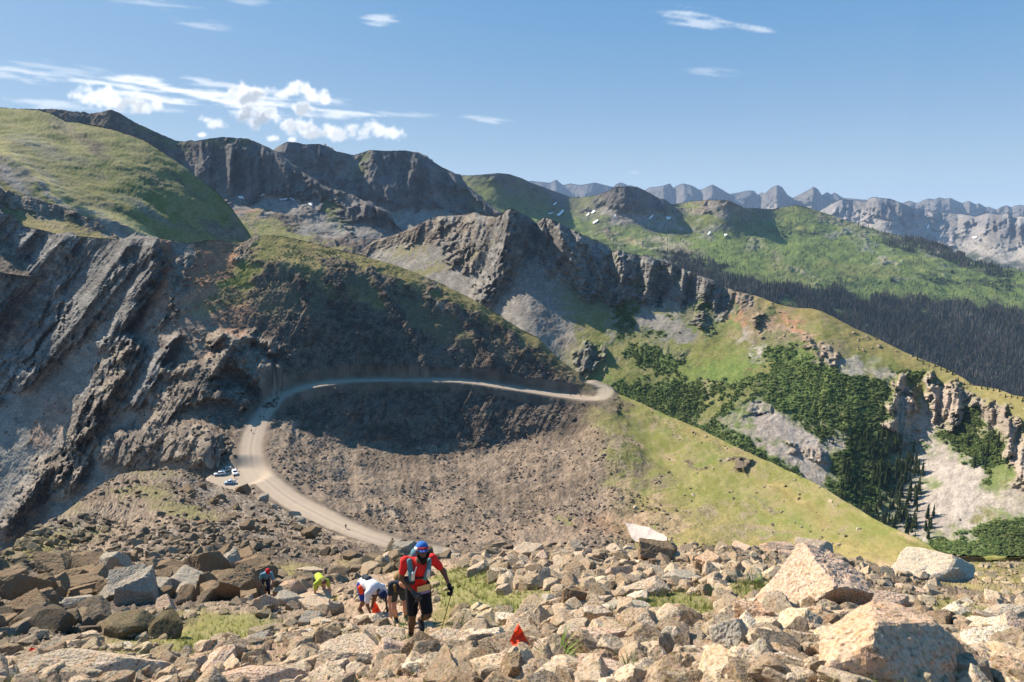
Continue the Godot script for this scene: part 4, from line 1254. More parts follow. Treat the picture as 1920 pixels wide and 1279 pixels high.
# An angular block: a sphere cut by planes, its edges worn; fills the unit cube about the origin.
func block(seed_: int, level: int, cuts := 9, worn := 22.0, rough := 0.05, crisp := false) -> ArrayMesh:
	var r := RandomNumberGenerator.new()
	r.seed = seed_ * 991 + 3
	var faces := []
	var first := Basis.from_euler(Vector3(r.randf_range(-0.25, 0.25), r.randf() * TAU, r.randf_range(-0.25, 0.25)))
	for a in [Vector3.RIGHT, Vector3.LEFT, Vector3.UP, Vector3.DOWN, Vector3.BACK, Vector3.FORWARD]:
		var n: Vector3 = (first * a + Vector3(r.randf_range(-0.42, 0.42), r.randf_range(-0.3, 0.3), r.randf_range(-0.42, 0.42))).normalized()
		faces.append([n, r.randf_range(0.5, 0.95)])
	for i in cuts - 6:
		var n := Vector3(r.randf_range(-1, 1), r.randf_range(-0.4, 1), r.randf_range(-1, 1)).normalized()
		faces.append([n, r.randf_range(0.72, 1.0)])
	var noise := FastNoiseLite.new()
	noise.seed = seed_
	noise.noise_type = FastNoiseLite.TYPE_SIMPLEX_SMOOTH
	noise.fractal_octaves = 4
	noise.fractal_gain = 0.55
	noise.frequency = 1.3
	var split := FastNoiseLite.new()
	split.seed = seed_ + 2
	split.fractal_type = FastNoiseLite.FRACTAL_RIDGED
	split.fractal_octaves = 3
	split.frequency = 1.1
	var src := ball(level)
	var v: PackedVector3Array = src[0].duplicate()
	var lo := Vector3.ONE * 9.0
	var hi := -lo
	for i in v.size():
		var d := v[i]
		var sum := 0.0
		for q in faces:
			var k: float = d.dot(q[0]) / q[1]
			if k > 0.05:
				sum += pow(k, worn)
		var rad := pow(maxf(sum, 1e-9), -1.0 / worn)
		rad *= 1.0 + rough * (noise.get_noise_3dv(d * 1.2) * 1.4 + noise.get_noise_3dv(d * 4.0 + Vector3.ONE * 7.0) * 0.9) - rough * 0.9 * pow(maxf(split.get_noise_3dv(d), 0.0), 4.0)
		v[i] = d * rad
		lo = lo.min(v[i])
		hi = hi.max(v[i])
	var mid := (lo + hi) * 0.5
	var size := hi - lo
	for i in v.size():
		v[i] = (v[i] - mid) / size
	return chipped(v, src[1]) if level < 3 or crisp else shell(v, src[1])


func noise_image(size: int, seed_: int, freq: float, octaves := 5, kind := FastNoiseLite.TYPE_SIMPLEX_SMOOTH) -> Image:
	var n := FastNoiseLite.new()
	n.seed = seed_
	n.noise_type = kind
	n.fractal_octaves = octaves
	n.fractal_gain = 0.58
	n.frequency = freq
	if kind == FastNoiseLite.TYPE_CELLULAR:
		n.cellular_return_type = FastNoiseLite.RETURN_DISTANCE
	return n.get_seamless_image(size, size, false, false, 0.15)


# Weathered stone: grain, dark and pale lichen, rusty stains. Each material multiplies it by its own colour.
func stone_pictures() -> Array:
	var size := 512
	var big := noise_image(size, 3, 0.008)
	var mid := noise_image(size, 5, 0.03)
	var fine := noise_image(size, 8, 0.11, 3)
	var spot := noise_image(size, 12, 0.045, 2)
	var spot2 := noise_image(size, 19, 0.025, 3)
	var tone := Image.create(size, size, false, Image.FORMAT_RGB8)
	var high := Image.create(size, size, false, Image.FORMAT_RGB8)
	for y in size:
		for x in size:
			var b := big.get_pixel(x, y).r
			var m := mid.get_pixel(x, y).r
			var f := fine.get_pixel(x, y).r
			var s := spot.get_pixel(x, y).r
			var s2 := spot2.get_pixel(x, y).r
			var c := Vector3(0.93, 0.93, 0.92) * (0.97 + 0.22 * (f - 0.5) + 0.2 * (m - 0.5))
			c = c.lerp(Vector3(0.97, 0.82, 0.73), smoothstep(0.5, 0.7, b) * 0.5)
			c = c.lerp(Vector3(0.80, 0.82, 0.72), smoothstep(0.55, 0.68, s2) * 0.6)
			c = c.lerp(Vector3(0.42, 0.40, 0.36), smoothstep(0.60, 0.70, s) * 0.75)
			c = c.lerp(Vector3(0.72, 0.68, 0.42), smoothstep(0.68, 0.74, 1.0 - s2 + (f - 0.5) * 0.2) * 0.5)
			tone.set_pixel(x, y, Color(clampf(c.x, 0, 1), clampf(c.y, 0, 1), clampf(c.z, 0, 1)))
			var h := clampf(0.45 * m + 0.35 * f + 0.3 * b - 0.05, 0.0, 1.0)
			high.set_pixel(x, y, Color(h, h, h))
	return [ImageTexture.create_from_image(tone), ImageTexture.create_from_image(high)]


var stones := {}
var blocks := []
var pebbles := []
var cobbles := []

func make_stone_kinds() -> void:
	var pics := stone_pictures()
	var colors := {"tan": Color(0.62, 0.50, 0.405), "pink": Color(0.66, 0.49, 0.40), "pale": Color(0.73, 0.63, 0.53), "grey": Color(0.47, 0.42, 0.37), "brown": Color(0.30, 0.22, 0.155), "orange": Color(0.64, 0.455, 0.34), "any": Color(1, 1, 1)}
	for k in colors:
		var m := StandardMaterial3D.new()
		m.resource_name = "stone_" + k
		m.albedo_color = colors[k].linear_to_srgb()
		m.albedo_texture = pics[0]
		m.roughness = 0.95
		m.metallic_specular = 0.2
		m.uv1_triplanar = true
		m.uv1_world_triplanar = true
		m.uv1_scale = Vector3.ONE * 0.8
		m.heightmap_enabled = true
		m.heightmap_texture = pics[1]
		m.heightmap_scale = 2.2
		m.vertex_color_use_as_albedo = k == "any"
		stones[k] = m
	for i in 16:
		blocks.append(block(100 + i, 5 if i < 3 or i == 10 else 4, 9 + i % 6, 60.0 + (i % 4) * 20.0, 0.045, true))
	for i in 10:
		if i < 8:
			cobbles.append(block(500 + i, 3, 10 + i % 4, 70.0, 0.035, true))
		pebbles.append(block(300 + i, 2 if i < 6 else 1, 9 + i % 4, 40.0, 0.06))


func many(called: String, mesh: Mesh, mat: Material, places: Array, tints: Array, label: String, category: String) -> void:
	if places.is_empty():
		return
	var mm := MultiMesh.new()
	mm.transform_format = MultiMesh.TRANSFORM_3D
	mm.use_colors = true
	mm.mesh = mesh
	mm.instance_count = places.size()
	for i in places.size():
		mm.set_instance_transform(i, places[i])
		mm.set_instance_color(i, tints[i])
	var o := MultiMeshInstance3D.new()
	o.name = numbered(called)
	o.multimesh = mm
	o.material_override = mat
	tag(o, label, category, "", "stuff")
	add_child(o, true)


func any_turn(tilt := 0.5) -> Basis:
	return Basis.from_euler(Vector3(rng.randf_range(-tilt, tilt), rng.randf() * TAU, rng.randf_range(-tilt, tilt)))


# Loose rock over one terrain: n tries, sizes in metres with many small and few large ones.
func strew(slab: Terrain, n: int, px0: float, px1: float, py0: float, py1: float, small: float, large: float, called: String, label: String, warm: Color, cool: Color, on_grass := 0.12, most := 1e9, least := 0.0, patchy := 0.0, fine := false) -> void:
	var places := []
	var tints := []
	var shapes: Array = cobbles if fine else pebbles
	for k in shapes.size():
		places.append([])
		tints.append([])
	var mat: StandardMaterial3D = stones["any"] if fine else tinted()
	var drift := FastNoiseLite.new()
	drift.seed = 5
	drift.frequency = 0.03
	drift.fractal_octaves = 3
	for i in n:
		var px := rng.randf_range(px0, px1)
		var py := rng.randf_range(py0, py1)
		var c := clampi(int((px - slab.x0) / slab.dx), 0, slab.nc - 1)
		var lo := slab.back_rows
		var hi := slab.nr - 1
		while hi - lo > 1:
			var mid := (lo + hi) / 2
			if slab.rowy[mid * slab.nc + c] < py:
				lo = mid
			else:
				hi = mid
		if lo == slab.back_rows or hi == slab.nr - 1:
			continue
		var at := lo * slab.nc + c
		var kind := slab.kind[at]
		if slab.title == "boulder_slope" and on_trail(px, py):
			continue
		if kind > 1 or kind == 1 and rng.randf() > on_grass or patchy > 0.0 and drift.get_noise_3dv(slab.pos[at]) * 2.2 + rng.randf_range(-0.4, 0.4) < patchy - 0.5:
			continue
		var p := slab.pos[at]
		var far := p.length()
		if far > most or far < least:
			continue
		var s := small + (large - small) * pow(rng.randf(), 6.0)
		var b := any_turn(0.6).scaled_local(Vector3(s * rng.randf_range(0.8, 1.3), s * rng.randf_range(0.45, 0.85), s))
		var v := rng.randi() % shapes.size()
		var jig := Vector3(rng.randf_range(-1, 1), 0, rng.randf_range(-1, 1)) * far * slab.dx / FOCAL * 0.6
		places[v].append(Transform3D(b, p + jig * 0.5 + Vector3.UP * s * 0.12))
		var under := slab.col[at]
		var t := warm.lerp(cool, rng.randf())
		t = t.lerp(under, 0.35) * rng.randf_range(0.7, 1.3)
		tints[v].append(t)
	for k in shapes.size():
		many(called, shapes[k], mat, places[k], tints[k], label, "loose rock")


# The worn trail that the runners climb is kept clear.
func on_trail(px: float, py: float) -> bool:
	for q in [[792, 1172, 50, 34], [725, 1155, 70, 20], [650, 1140, 40, 10], [760, 1190, 50, 20], [830, 1180, 30, 30]]:
		var x: float = (px - q[0]) / q[2]
		var y: float = (py - q[1]) / q[3]
		if x * x + y * y < 1.0:
			return true
	return false


# One rock where the photograph shows it, w x h pixels large.
func set_rock(slab: Terrain, px: float, py: float, w: float, h: float, variant: int, yaw: float, tilt: float, stone: String, label: String, group := "") -> void:
	var p := slab.spot(px, py + h * 0.22)
	var m := p.length() / FOCAL
	var deep := minf(0.7 * w, 1.05 * h)
	var tall := maxf((h - 0.42 * deep) / 0.8, 0.45 * h)
	var size := Vector3(w, tall, deep) * m * 1.06
	var o := obj("boulder", blocks[variant % blocks.size()], stones[stone])
	o.transform = Transform3D(Basis.from_euler(Vector3(0.12, deg_to_rad(yaw), deg_to_rad(tilt))).scaled_local(size), p + Vector3(0, size.y * 0.22, 0))
	tag(o, label, "boulder", group)


# ---------------------------------------------------------------- loose rock
func place_rocks() -> void:
	make_stone_kinds()
	var s: Terrain = slabs["slope"]
	var named := [
		[1522, 1118, 165, 150, 0, 10, 0, "pink", "great pink boulder with a pointed top at right"],
		[1668, 1232, 262, 190, 5, 25, -5, "orange", "largest pinkish boulder at the bottom right corner, speckled with lichen"],
		[1638, 1131, 104, 52, 2, 15, -4, "pink", "flat pink boulder just behind the largest boulder at right"],
		[1738, 1074, 134, 84, 7, 0, 6, "pale", "pale lichen covered boulder with a dark right end near the right edge"],
		[1522, 1030, 72, 46, 4, 20, 0, "tan", "tan boulder on the skyline of the rubble above the great pink boulder"],
		[1456, 1022, 54, 30, 5, -20, 4, "pink", "low pink boulder on the rubble skyline beside the green slope"],
		[1481, 1046, 42, 32, 6, 0, 0, "pink", "small pink boulder under the tan skyline boulder"],
		[1474, 1078, 66, 42, 7, 25, -8, "tan", "tan boulder with an overhanging right side behind the great pink boulder"],
		[1572, 1074, 50, 66, 8, 0, 0, "pink", "upright pink boulder leaning on the back of the great pink boulder"],
		[1784, 1151, 44, 32, 9, 20, 10, "pale", "pale wedge shaped rock right of the largest boulder"],
		[1833, 1181, 64, 34, 10, 15, 20, "pale", "pale tilted slab near the right edge"],
		[1862, 1167, 112, 48, 11, 0, 12, "grey", "long grey boulder at the right edge of the rubble"],
		[1874, 1222, 96, 64, 12, 10, 12, "pale", "large pale wedge at the lower right edge"],
		[1832, 1250, 84, 48, 13, -15, 0, "tan", "tan boulder beside the largest boulder at the lower right"],
		[1890, 1268, 120, 46, 14, 0, 0, "tan", "tan slab cut by the bottom right corner"],
		[1576, 1182, 84, 40, 15, 0, -4, "grey", "grey slab in the shade under the great pink boulder"],
		[1530, 1212, 58, 40, 0, 60, 0, "brown", "brown rock in the gap between the two largest boulders"],
		[1478, 1204, 66, 36, 1, 40, 5, "pink", "pinkish rock below the great pink boulder"],
		[1416, 1176, 62, 62, 2, -25, 0, "orange", "square block with an orange brown face left of the great pink boulder"],
		[1427, 1236, 82, 84, 3, 30, 10, "grey", "grey slab with lichen at the bottom edge left of the largest boulder"],
		[1476, 1258, 50, 60, 4, 0, 0, "pale", "pale upright slab at the bottom edge beside the largest boulder"],
		[1516, 1252, 54, 46, 5, 0, 0, "grey", "grey rock wedged against the left side of the largest boulder"],
		[1231, 1046, 78, 62, 6, 10, -10, "brown", "dark faced boulder with a black shadow near the snow patch"],
		[1334, 1054, 54, 42, 7, -20, 0, "orange", "orange cube shaped block on the upper rubble"],
		[1284, 1080, 78, 52, 8, 0, 0, "grey", "lichen grey boulder between the dark faced boulder and the orange block"],
		[1212, 1104, 68, 46, 9, 20, 0, "tan", "tan boulder below the dark faced boulder"],
		[1075, 1122, 44, 56, 10, 0, 0, "brown", "hollow looking dark brown boulder in the middle of the rubble"],
		[1066, 1173, 78, 44, 11, 0, 0, "tan", "squared tan block with a dark end above the orange flag"],
		[1119, 1170, 48, 52, 12, 20, 0, "tan", "upright tan block beside the squared tan block"],
		[1212, 1198, 48, 50, 13, 0, 0, "tan", "leaning tan block at the middle of the rubble"],
		[1259, 1210, 38, 56, 14, 10, 0, "pale", "narrow pale block standing on end"],
		[1215, 1166, 84, 38, 15, 0, -3, "grey", "long grey boulder lying above the leaning tan block"],
		[1200, 1138, 52, 30, 0, 100, 0, "grey", "small grey boulder above the long grey boulder"],
		[1148, 1250, 126, 58, 1, 160, 6, "pink", "broad pink slab at the bottom edge right of the grass tuft"],
		[1124, 1211, 94, 42, 2, 180, 0, "pink", "pale pink slab above the broad pink slab"],
		[997, 1182, 38, 34, 3, 90, 0, "brown", "dark brown angular rock just above the orange flag"],
		[954, 1163, 56, 30, 4, 150, 0, "pale", "pale boulder up and left of the orange flag"],
		[914, 1212, 92, 62, 5, 170, 0, "tan", "tan boulder left of the orange flag"],
		[960, 1262, 58, 74, 6, 100, 0, "brown", "dark stained brown boulder below the orange flag"],
		[1362, 1200, 92, 92, 7, 45, 25, "grey", "tilted grey slab left of the square orange block"],
		[1400, 1150, 46, 56, 8, 80, 0, "tan", "tan block leaning on the great pink boulder's left side"],
		[1315, 1223, 34, 42, 9, 0, 0, "tan", "small upright tan rock beside the tilted grey slab"],
		[1400, 1238, 38, 52, 10, 140, 0, "pink", "pointed pink rock at the foot of the tilted grey slab"],
		[1340, 1256, 84, 44, 11, 20, 0, "tan", "low tan boulder at the bottom edge under the tilted grey slab"],
		[990, 1033, 58, 42, 12, 60, 0, "tan", "tan boulder on the rubble skyline right of the red shirted runner"],
		[1075, 1026, 48, 42, 13, 110, 0, "tan", "tan boulder with a dark hollow on the middle skyline"],
		[1101, 1046, 30, 34, 14, 70, 0, "pink", "small pointed pink rock under the middle skyline"],
		[1160, 1077, 48, 44, 15, 0, 0, "pink", "rosy boulder left of the dark faced boulder"],
		[1158, 1032, 44, 30, 0, 200, 0, "tan", "tan rock on the skyline below the snow patch"],
		[1390, 1032, 62, 34, 1, 250, 0, "pink", "long pinkish boulder on the right skyline of the rubble"],
		[596, 1135, 64, 38, 2, -20, 6, "tan", "squared tan block left of the white shirted runner"],
		[545, 1104, 58, 44, 3, 20, -16, "orange", "rusty orange boulder left of the yellow shirted runner"],
		[588, 1120, 58, 30, 9, 10, 0, "tan", "low tan boulder hiding the yellow shirted runner's legs"],
		[540, 1127, 48, 34, 4, 0, 0, "grey", "rounded grey boulder in front of the rusty orange boulder"],
		[498, 1139, 42, 38, 5, 30, -25, "pink", "tilted pink slab at the left end of the block pile"],
		[633, 1148, 22, 34, 6, 0, 0, "grey", "thin grey slab standing on edge beside the squared tan block"],
		[584, 1163, 54, 36, 7, 40, -10, "grey", "grey block below the squared tan block"],
		[614, 1173, 26, 20, 8, 0, 0, "pale", "small pale block at the foot of the thin grey slab"],
		[690, 1163, 48, 34, 9, 0, 0, "tan", "tan boulder just below the white shirted runner"],
		[661, 1231, 112, 78, 10, 0, 0, "tan", "big lichen spotted boulder at the bottom left of the trail"],
		[742, 1231, 64, 52, 11, 160, 0, "pink", "flat faced pink boulder below the red shirted runner"],
		[734, 1200, 52, 36, 12, 0, 0, "tan", "tan rock between the grass patch and the flat faced pink boulder"],
		[798, 1232, 72, 60, 13, 30, 0, "brown", "brown boulder at the bottom edge below the trail"],
		[857, 1211, 94, 50, 14, 0, 0, "tan", "long tan boulder right of the trekking pole tip"],
		[791, 1266, 64, 40, 15, 0, 0, "pale", "pale slab at the bottom edge under the brown boulder"],
		[844, 1270, 60, 40, 0, 30, 0, "tan", "tan rock at the bottom edge left of the dark stained boulder"],
		[898, 1258, 104, 56, 1, 90, 0, "brown", "dark boulder with yellow lichen at the bottom edge"],
		[474, 1205, 62, 32, 2, 60, 0, "grey", "grey boulder in the dry grass at lower left"],
		[505, 1268, 190, 46, 3, 0, -4, "pink", "long pinkish slab at the bottom edge left of the trail"],
		[760, 1041, 52, 46, 4, 45, 0, "grey", "grey boulder on the skyline just left of the red cap"],
		[728, 1051, 42, 32, 5, 60, 0, "tan", "tan boulder behind the dark shirted runner"],
		[703, 1037, 32, 24, 6, 0, 0, "brown", "brown boulder on the skyline above the white shirted runner"],
		[661, 1038, 34, 20, 7, 0, 0, "brown", "low brown boulder beside the road end of the rubble"],
		[586, 1069, 62, 22, 8, 0, 0, "tan", "flat tan boulder above the yellow shirted runner"],
		[896, 1066, 42, 42, 9, 30, 0, "tan", "tan boulder right of the red shirted runner's hand"],
		[150, 1252, 236, 70, 7, 15, -6, "tan", "huge pale slab at the bottom left corner"],
		[407, 1254, 76, 52, 11, 60, 0, "pink", "pink boulder at the bottom edge in the dry grass"],
		[41, 1158, 64, 42, 12, 0, 0, "grey", "grey boulder at the left edge above the red marker flag"],
		[312, 1131, 38, 36, 13, 0, 0, "pink", "pinkish boulder at the front of the left rock heap"],
		[258, 1117, 48, 44, 14, 0, 0, "orange", "rusty boulder in the left rock heap"],
		[150, 1135, 54, 36, 15, 0, 0, "grey", "grey boulder at the foot of the left rock heap"],
		[204, 1126, 44, 34, 0, 45, 0, "grey", "dark grey boulder beside the rusty one in the left rock heap"],
		[96, 1181, 62, 34, 1, 30, 0, "grey", "low grey boulder near the bare soil at lower left"],
		[231, 1208, 44, 24, 2, 0, 0, "pale", "pale flat rock lying in the dry grass at lower left"],
	]
	var anchors := []           # boulders with a name of their own to tell the others by
	var shorts := {}
	for r in named:
		var cut: String = r[8]
		for w in [" with ", " at ", " beside ", " just ", " on ", " under ", " in ", " left ", " right ", " below ", " above ", " behind ", " between ", " near ", " lying", " cut", " of ", " wedged", " standing", " leaning", " up "]:
			var k := cut.find(w)
			if k > 0:
				cut = cut.substr(0, k)
		if cut.split(" ").size() > 2:
			anchors.append([cut, r[0], r[1]])
			shorts[cut] = shorts.get(cut, 0) + 1
	anchors = anchors.filter(func(a): return shorts[a[0]] == 1)
	var told := {}
	for r in named:
		set_rock(s, r[0], r[1], r[2], r[3], r[4], r[5], r[6], r[7], r[8])
	# the rest of the boulders that show singly, in the zones of the slope
	var zones := [
		[870, 1000, 1048, 1110, 16, 30, 24, "small weathered boulder on the rubble just right of the red shirted runner", "boulders right of the red shirted runner"],
		[1000, 1300, 1040, 1160, 16, 40, 60, "weathered boulder on the upper middle rubble below the snow patch", "boulders of the upper middle rubble"],
		[1300, 1480, 1045, 1160, 16, 36, 30, "weathered boulder between the orange block and the great pink boulder", "boulders left of the great pink boulder"],
		[980, 1480, 1165, 1275, 24, 62, 44, "weathered boulder on the lower middle rubble near the bottom edge", "boulders of the lower middle rubble"],
		[1600, 1920, 1090, 1210, 20, 48, 26, "weathered boulder on the rubble at the right edge", "boulders at the right edge"],
		[560, 980, 1185, 1275, 24, 52, 26, "weathered boulder along the bottom edge below the runners", "boulders below the runners"],
		[100, 510, 1045, 1125, 24, 58, 70, "dark boulder of the rock heap on the left", "boulders of the left rock heap"],
		[0, 110, 1085, 1180, 24, 54, 24, "dark boulder at the left edge", "boulders at the left edge"],
		[330, 610, 890, 1005, 12, 26, 26, "dark rock on the crest of the left knoll", "rocks on the crest of the left knoll"],
	]
	for z in zones:
		for i in int(z[6] * 0.9):
			var kinds := ["tan", "tan", "pale", "pink", "grey", "tan"] if z[0] > 505 else ["brown", "brown", "grey", "brown"]
			var w := lerpf(z[4], z[5], pow(rng.randf(), 1.5)) * 1.3
			var px := rng.randf_range(z[0], z[1])
			var py := rng.randf_range(z[2], z[3])
			if on_trail(px, py + w * 0.3) or on_trail(px, py) or s.grassy(px, py):
				continue
			var stone: String = kinds[rng.randi() % kinds.size()]
			set_rock(s, px, py, w, w * (rng.randf_range(0.32, 0.9) if z[0] > 505 else rng.randf_range(0.55, 1.1)), rng.randi() % 16, rng.randf() * 360.0, rng.randf_range(-18, 18), stone, tell(px, py, w, stone, anchors, told, z[7]), z[8])
	var tan_ := Color(0.46, 0.36, 0.275)
	var pale := Color(0.66, 0.55, 0.44)
	var dark := Color(0.15, 0.125, 0.10)
	strew(s, 12000, -60, 1980, 1005, 1290, 0.03, 0.5, "rubble", "small loose stones over the foreground slope", pale, tan_, 0.025, 30.0, 2.0, 0.0, true)
	strew(s, 24000, -60, 1000, 880, 1200, 0.06, 1.3, "rubble", "loose rock over the rocky knoll at left", tan_, dark, 0.04, 260.0, 16.0, 0.25, true)
	strew(s, 6000, 850, 1980, 1010, 1100, 0.06, 0.6, "rubble", "loose rock over the far edge of the foreground slope", pale, tan_, 0.12, 100.0, 15.0, 0.0, true)
	var warm := Color(0.22, 0.168, 0.128)
	var cool := Color(0.16, 0.128, 0.10)
	var h: Terrain = slabs["hill"]
	strew(h, 46000, 420, 1250, 470, 1060, 0.2, 1.7, "scree", "loose rock over the hill face and the scree bowl", warm, cool, 0.04, 1e9, 0.0, 0.35)
	strew(h, 6000, 1130, 1980, 750, 1070, 0.12, 1.8, "scree", "stones scattered over the green slope", tan_, cool, 0.35, 1e9, 0.0, 0.35)
	strew(h, 9000, -60, 440, 470, 1000, 0.3, 3.0, "scree", "loose rock in the gullies of the left cliffs", warm, cool, 0.05, 1e9, 0.0, 0.4)
	var e: Terrain = slabs["spur"]
	strew(e, 7000, 760, 1990, 480, 1040, 0.8, 4.5, "scree", "loose rock on the scree of the craggy spur", warm, tan_, 0.02, 1e9, 0.0, 0.2)


# How one of the smaller boulders is told from its neighbours: size, colour, and where it lies from a boulder one can find.
func tell(px: float, py: float, w: float, stone: String, anchors: Array, told: Dictionary, fallback: String) -> String:
	var size := "small" if w < 30.0 else "middling" if w < 45.0 else "large"
	var near := anchors.duplicate()
	near.sort_custom(func(a, b): return Vector2(a[1] - px, a[2] - py).length() < Vector2(b[1] - px, b[2] - py).length())
	for k in mini(6, near.size()):
		var v := Vector2(px - near[k][1], py - near[k][2])
		var way := ""
		if absf(v.y) > absf(v.x) * 0.4:
			way = "above" if v.y < 0 else "below"
		if absf(v.x) > absf(v.y) * 0.4:
			way += (" and " if way else "") + ("left" if v.x < 0 else "right") + " of"
		way = way.replace("above and", "up and").replace("below and", "down and")
		var far := "just " if v.length() < 60.0 else "" if v.length() < 140.0 else "well "
		var text := "%s %s boulder %s%s the %s" % [size, stone, far, way, near[k][0]]
		if not told.has(text) and text.split(" ", false).size() <= 16:
			told[text] = true
			return text
	return fallback


# ---------------------------------------------------------------- plants
# A spire of drooping boughs, one metre tall.
func spire(seed_: int, tiers: int, spread: float, color: Color, dead: float) -> ArrayMesh:
	var r := RandomNumberGenerator.new()
	r.seed = seed_ * 13 + 1
	var v := PackedVector3Array()
	var f := PackedInt32Array()
	var c := PackedColorArray()
	for t in tiers:
		var low := lerpf(0.06, 0.86, pow(float(t) / tiers, 0.9))
		var rad := spread * pow(1.0 - low, 0.85) * r.randf_range(0.75, 1.2) + 0.012
		var top := minf(low + r.randf_range(0.16, 0.24), 1.0)
		var n := 8
		var first := v.size()
		var turn := r.randf() * TAU
		v.append(Vector3(0, top, 0))
		c.append(color * r.randf_range(0.9, 1.3))
		for i in n:
			var a := turn + TAU * i / n
			var q := rad * (1.0 if i % 2 == 0 else 0.5) * r.randf_range(1.0 - dead, 1.15)
			v.append(Vector3(cos(a) * q, low - (0.035 if i % 2 == 0 else -0.02) + r.randf_range(-0.02, 0.02), sin(a) * q))
			c.append(color * r.randf_range(0.6, 1.25))
		for i in n:
			f.append_array(PackedInt32Array([first, first + 1 + (i + 1) % n, first + 1 + i]))
	return chipped(v, f, c)


func trunk_mesh() -> ArrayMesh:
	var m := CylinderMesh.new()
	m.top_radius = 0.004
	m.bottom_radius = 0.016
	m.height = 0.95
	m.radial_segments = 6
	m.rings = 1
	var st := SurfaceTool.new()
	st.append_from(m, 0, Transform3D(Basis(), Vector3(0, 0.46, 0)))
	return st.commit()


# A thicket: small leaf faces through a rounded clump.
func thicket(seed_: int, leaves: int, leaf: float) -> ArrayMesh:
	var r := RandomNumberGenerator.new()
	r.seed = seed_ * 31 + 5
	var v := PackedVector3Array()
	var f := PackedInt32Array()
	var c := PackedColorArray()
	for i in leaves:
		var d := Vector3(r.randf_range(-1, 1), r.randf_range(-0.15, 1), r.randf_range(-1, 1)).normalized()
		var p := d * Vector3(0.5, 0.62, 0.5) * r.randf_range(0.55, 1.0)
		var n := (d + Vector3(r.randf_range(-0.5, 0.5), r.randf_range(-0.2, 0.6), r.randf_range(-0.5, 0.5))).normalized()
		var a := n.cross(Vector3(r.randf_range(-1, 1), r.randf_range(-1, 1), 0.3)).normalized()
		var b := n.cross(a)
		var s := leaf * r.randf_range(0.6, 1.2)
		var k := v.size()
		v.append(p - a * s)
		v.append(p + b * s * 0.8)
		v.append(p + a * s)
		v.append(p - b * s * 0.8)
		var t := Color.WHITE * r.randf_range(0.55, 1.25)
		for q in 4:
			c.append(t)
		f.append_array(PackedInt32Array([k, k + 1, k + 2, k, k + 2, k + 3]))
	return chipped(v, f, c)


func tuft(seed_: int, blades: int, lean: float) -> ArrayMesh:
	var r := RandomNumberGenerator.new()
	r.seed = seed_ * 17 + 9
	var v := PackedVector3Array()
	var f := PackedInt32Array()
	var c := PackedColorArray()
	for i in blades:
		var a := r.randf() * TAU
		var out := Vector3(cos(a), 0, sin(a))
		var side := Vector3(-out.z, 0, out.x) * 0.02
		var foot := out * r.randf_range(0.0, 0.22)
		var tall := r.randf_range(0.5, 1.0)
		var mid := foot + out * lean * 0.35 * tall + Vector3.UP * tall * 0.6
		var tip := foot + out * lean * tall + Vector3.UP * tall
		var k := v.size()
		for p in [foot - side, foot + side, mid - side * 0.8, mid + side * 0.8, tip]:
			v.append(p)
		var t := r.randf_range(0.7, 1.2)
		for q in 5:
			c.append(Color.WHITE * t)
		f.append_array(PackedInt32Array([k, k + 1, k + 2, k + 1, k + 3, k + 2, k + 2, k + 3, k + 4]))
	return chipped(v, f, c)


func sprinkle(slab: Terrain, want: int, n: int, sets: Array, low: float, high: float, tints: Array, called: String, label: String, category: String, px0 := -1e9, px1 := 1e9, most := 1e9, squash := 1.0) -> void:
	var places := []
	var colors := []
	for k in sets.size():
		places.append([])
		colors.append([])
	var c0 := clampi(int((px0 - slab.x0) / slab.dx), 0, slab.nc - 1)
	var c1 := clampi(int((px1 - slab.x0) / slab.dx), 0, slab.nc - 1)
	var drift := FastNoiseLite.new()
	drift.seed = 3
	drift.frequency = 0.006
	drift.fractal_octaves = 3
	for i in n:
		var at := rng.randi_range(slab.back_rows, slab.nr - 2) * slab.nc + rng.randi_range(c0, c1)
		if slab.kind[at] != want:
			continue
		var p := slab.pos[at]
		if p.length() > most:
			continue
		var s := lerpf(low, high, pow(rng.randf(), 1.5))
		var w := rng.randf_range(0.85, 1.25)
		var b := Basis(Vector3.UP, rng.randf() * TAU).scaled_local(Vector3(s * w, s * squash, s * w))
		var k := rng.randi() % sets.size()
		var jig := p.length() * slab.dx / FOCAL * 0.7
		places[k].append(Transform3D(b, p + Vector3(rng.randf_range(-jig, jig), -0.05 * s, rng.randf_range(-jig, jig))))
		colors[k].append(tints[rng.randi() % tints.size()] * rng.randf_range(0.6, 1.4) * (1.0 + 0.7 * drift.get_noise_3dv(p)))
	for k in sets.size():
		many(called, sets[k], leafy, places[k], colors[k], label, category)


var leafy: StandardMaterial3D

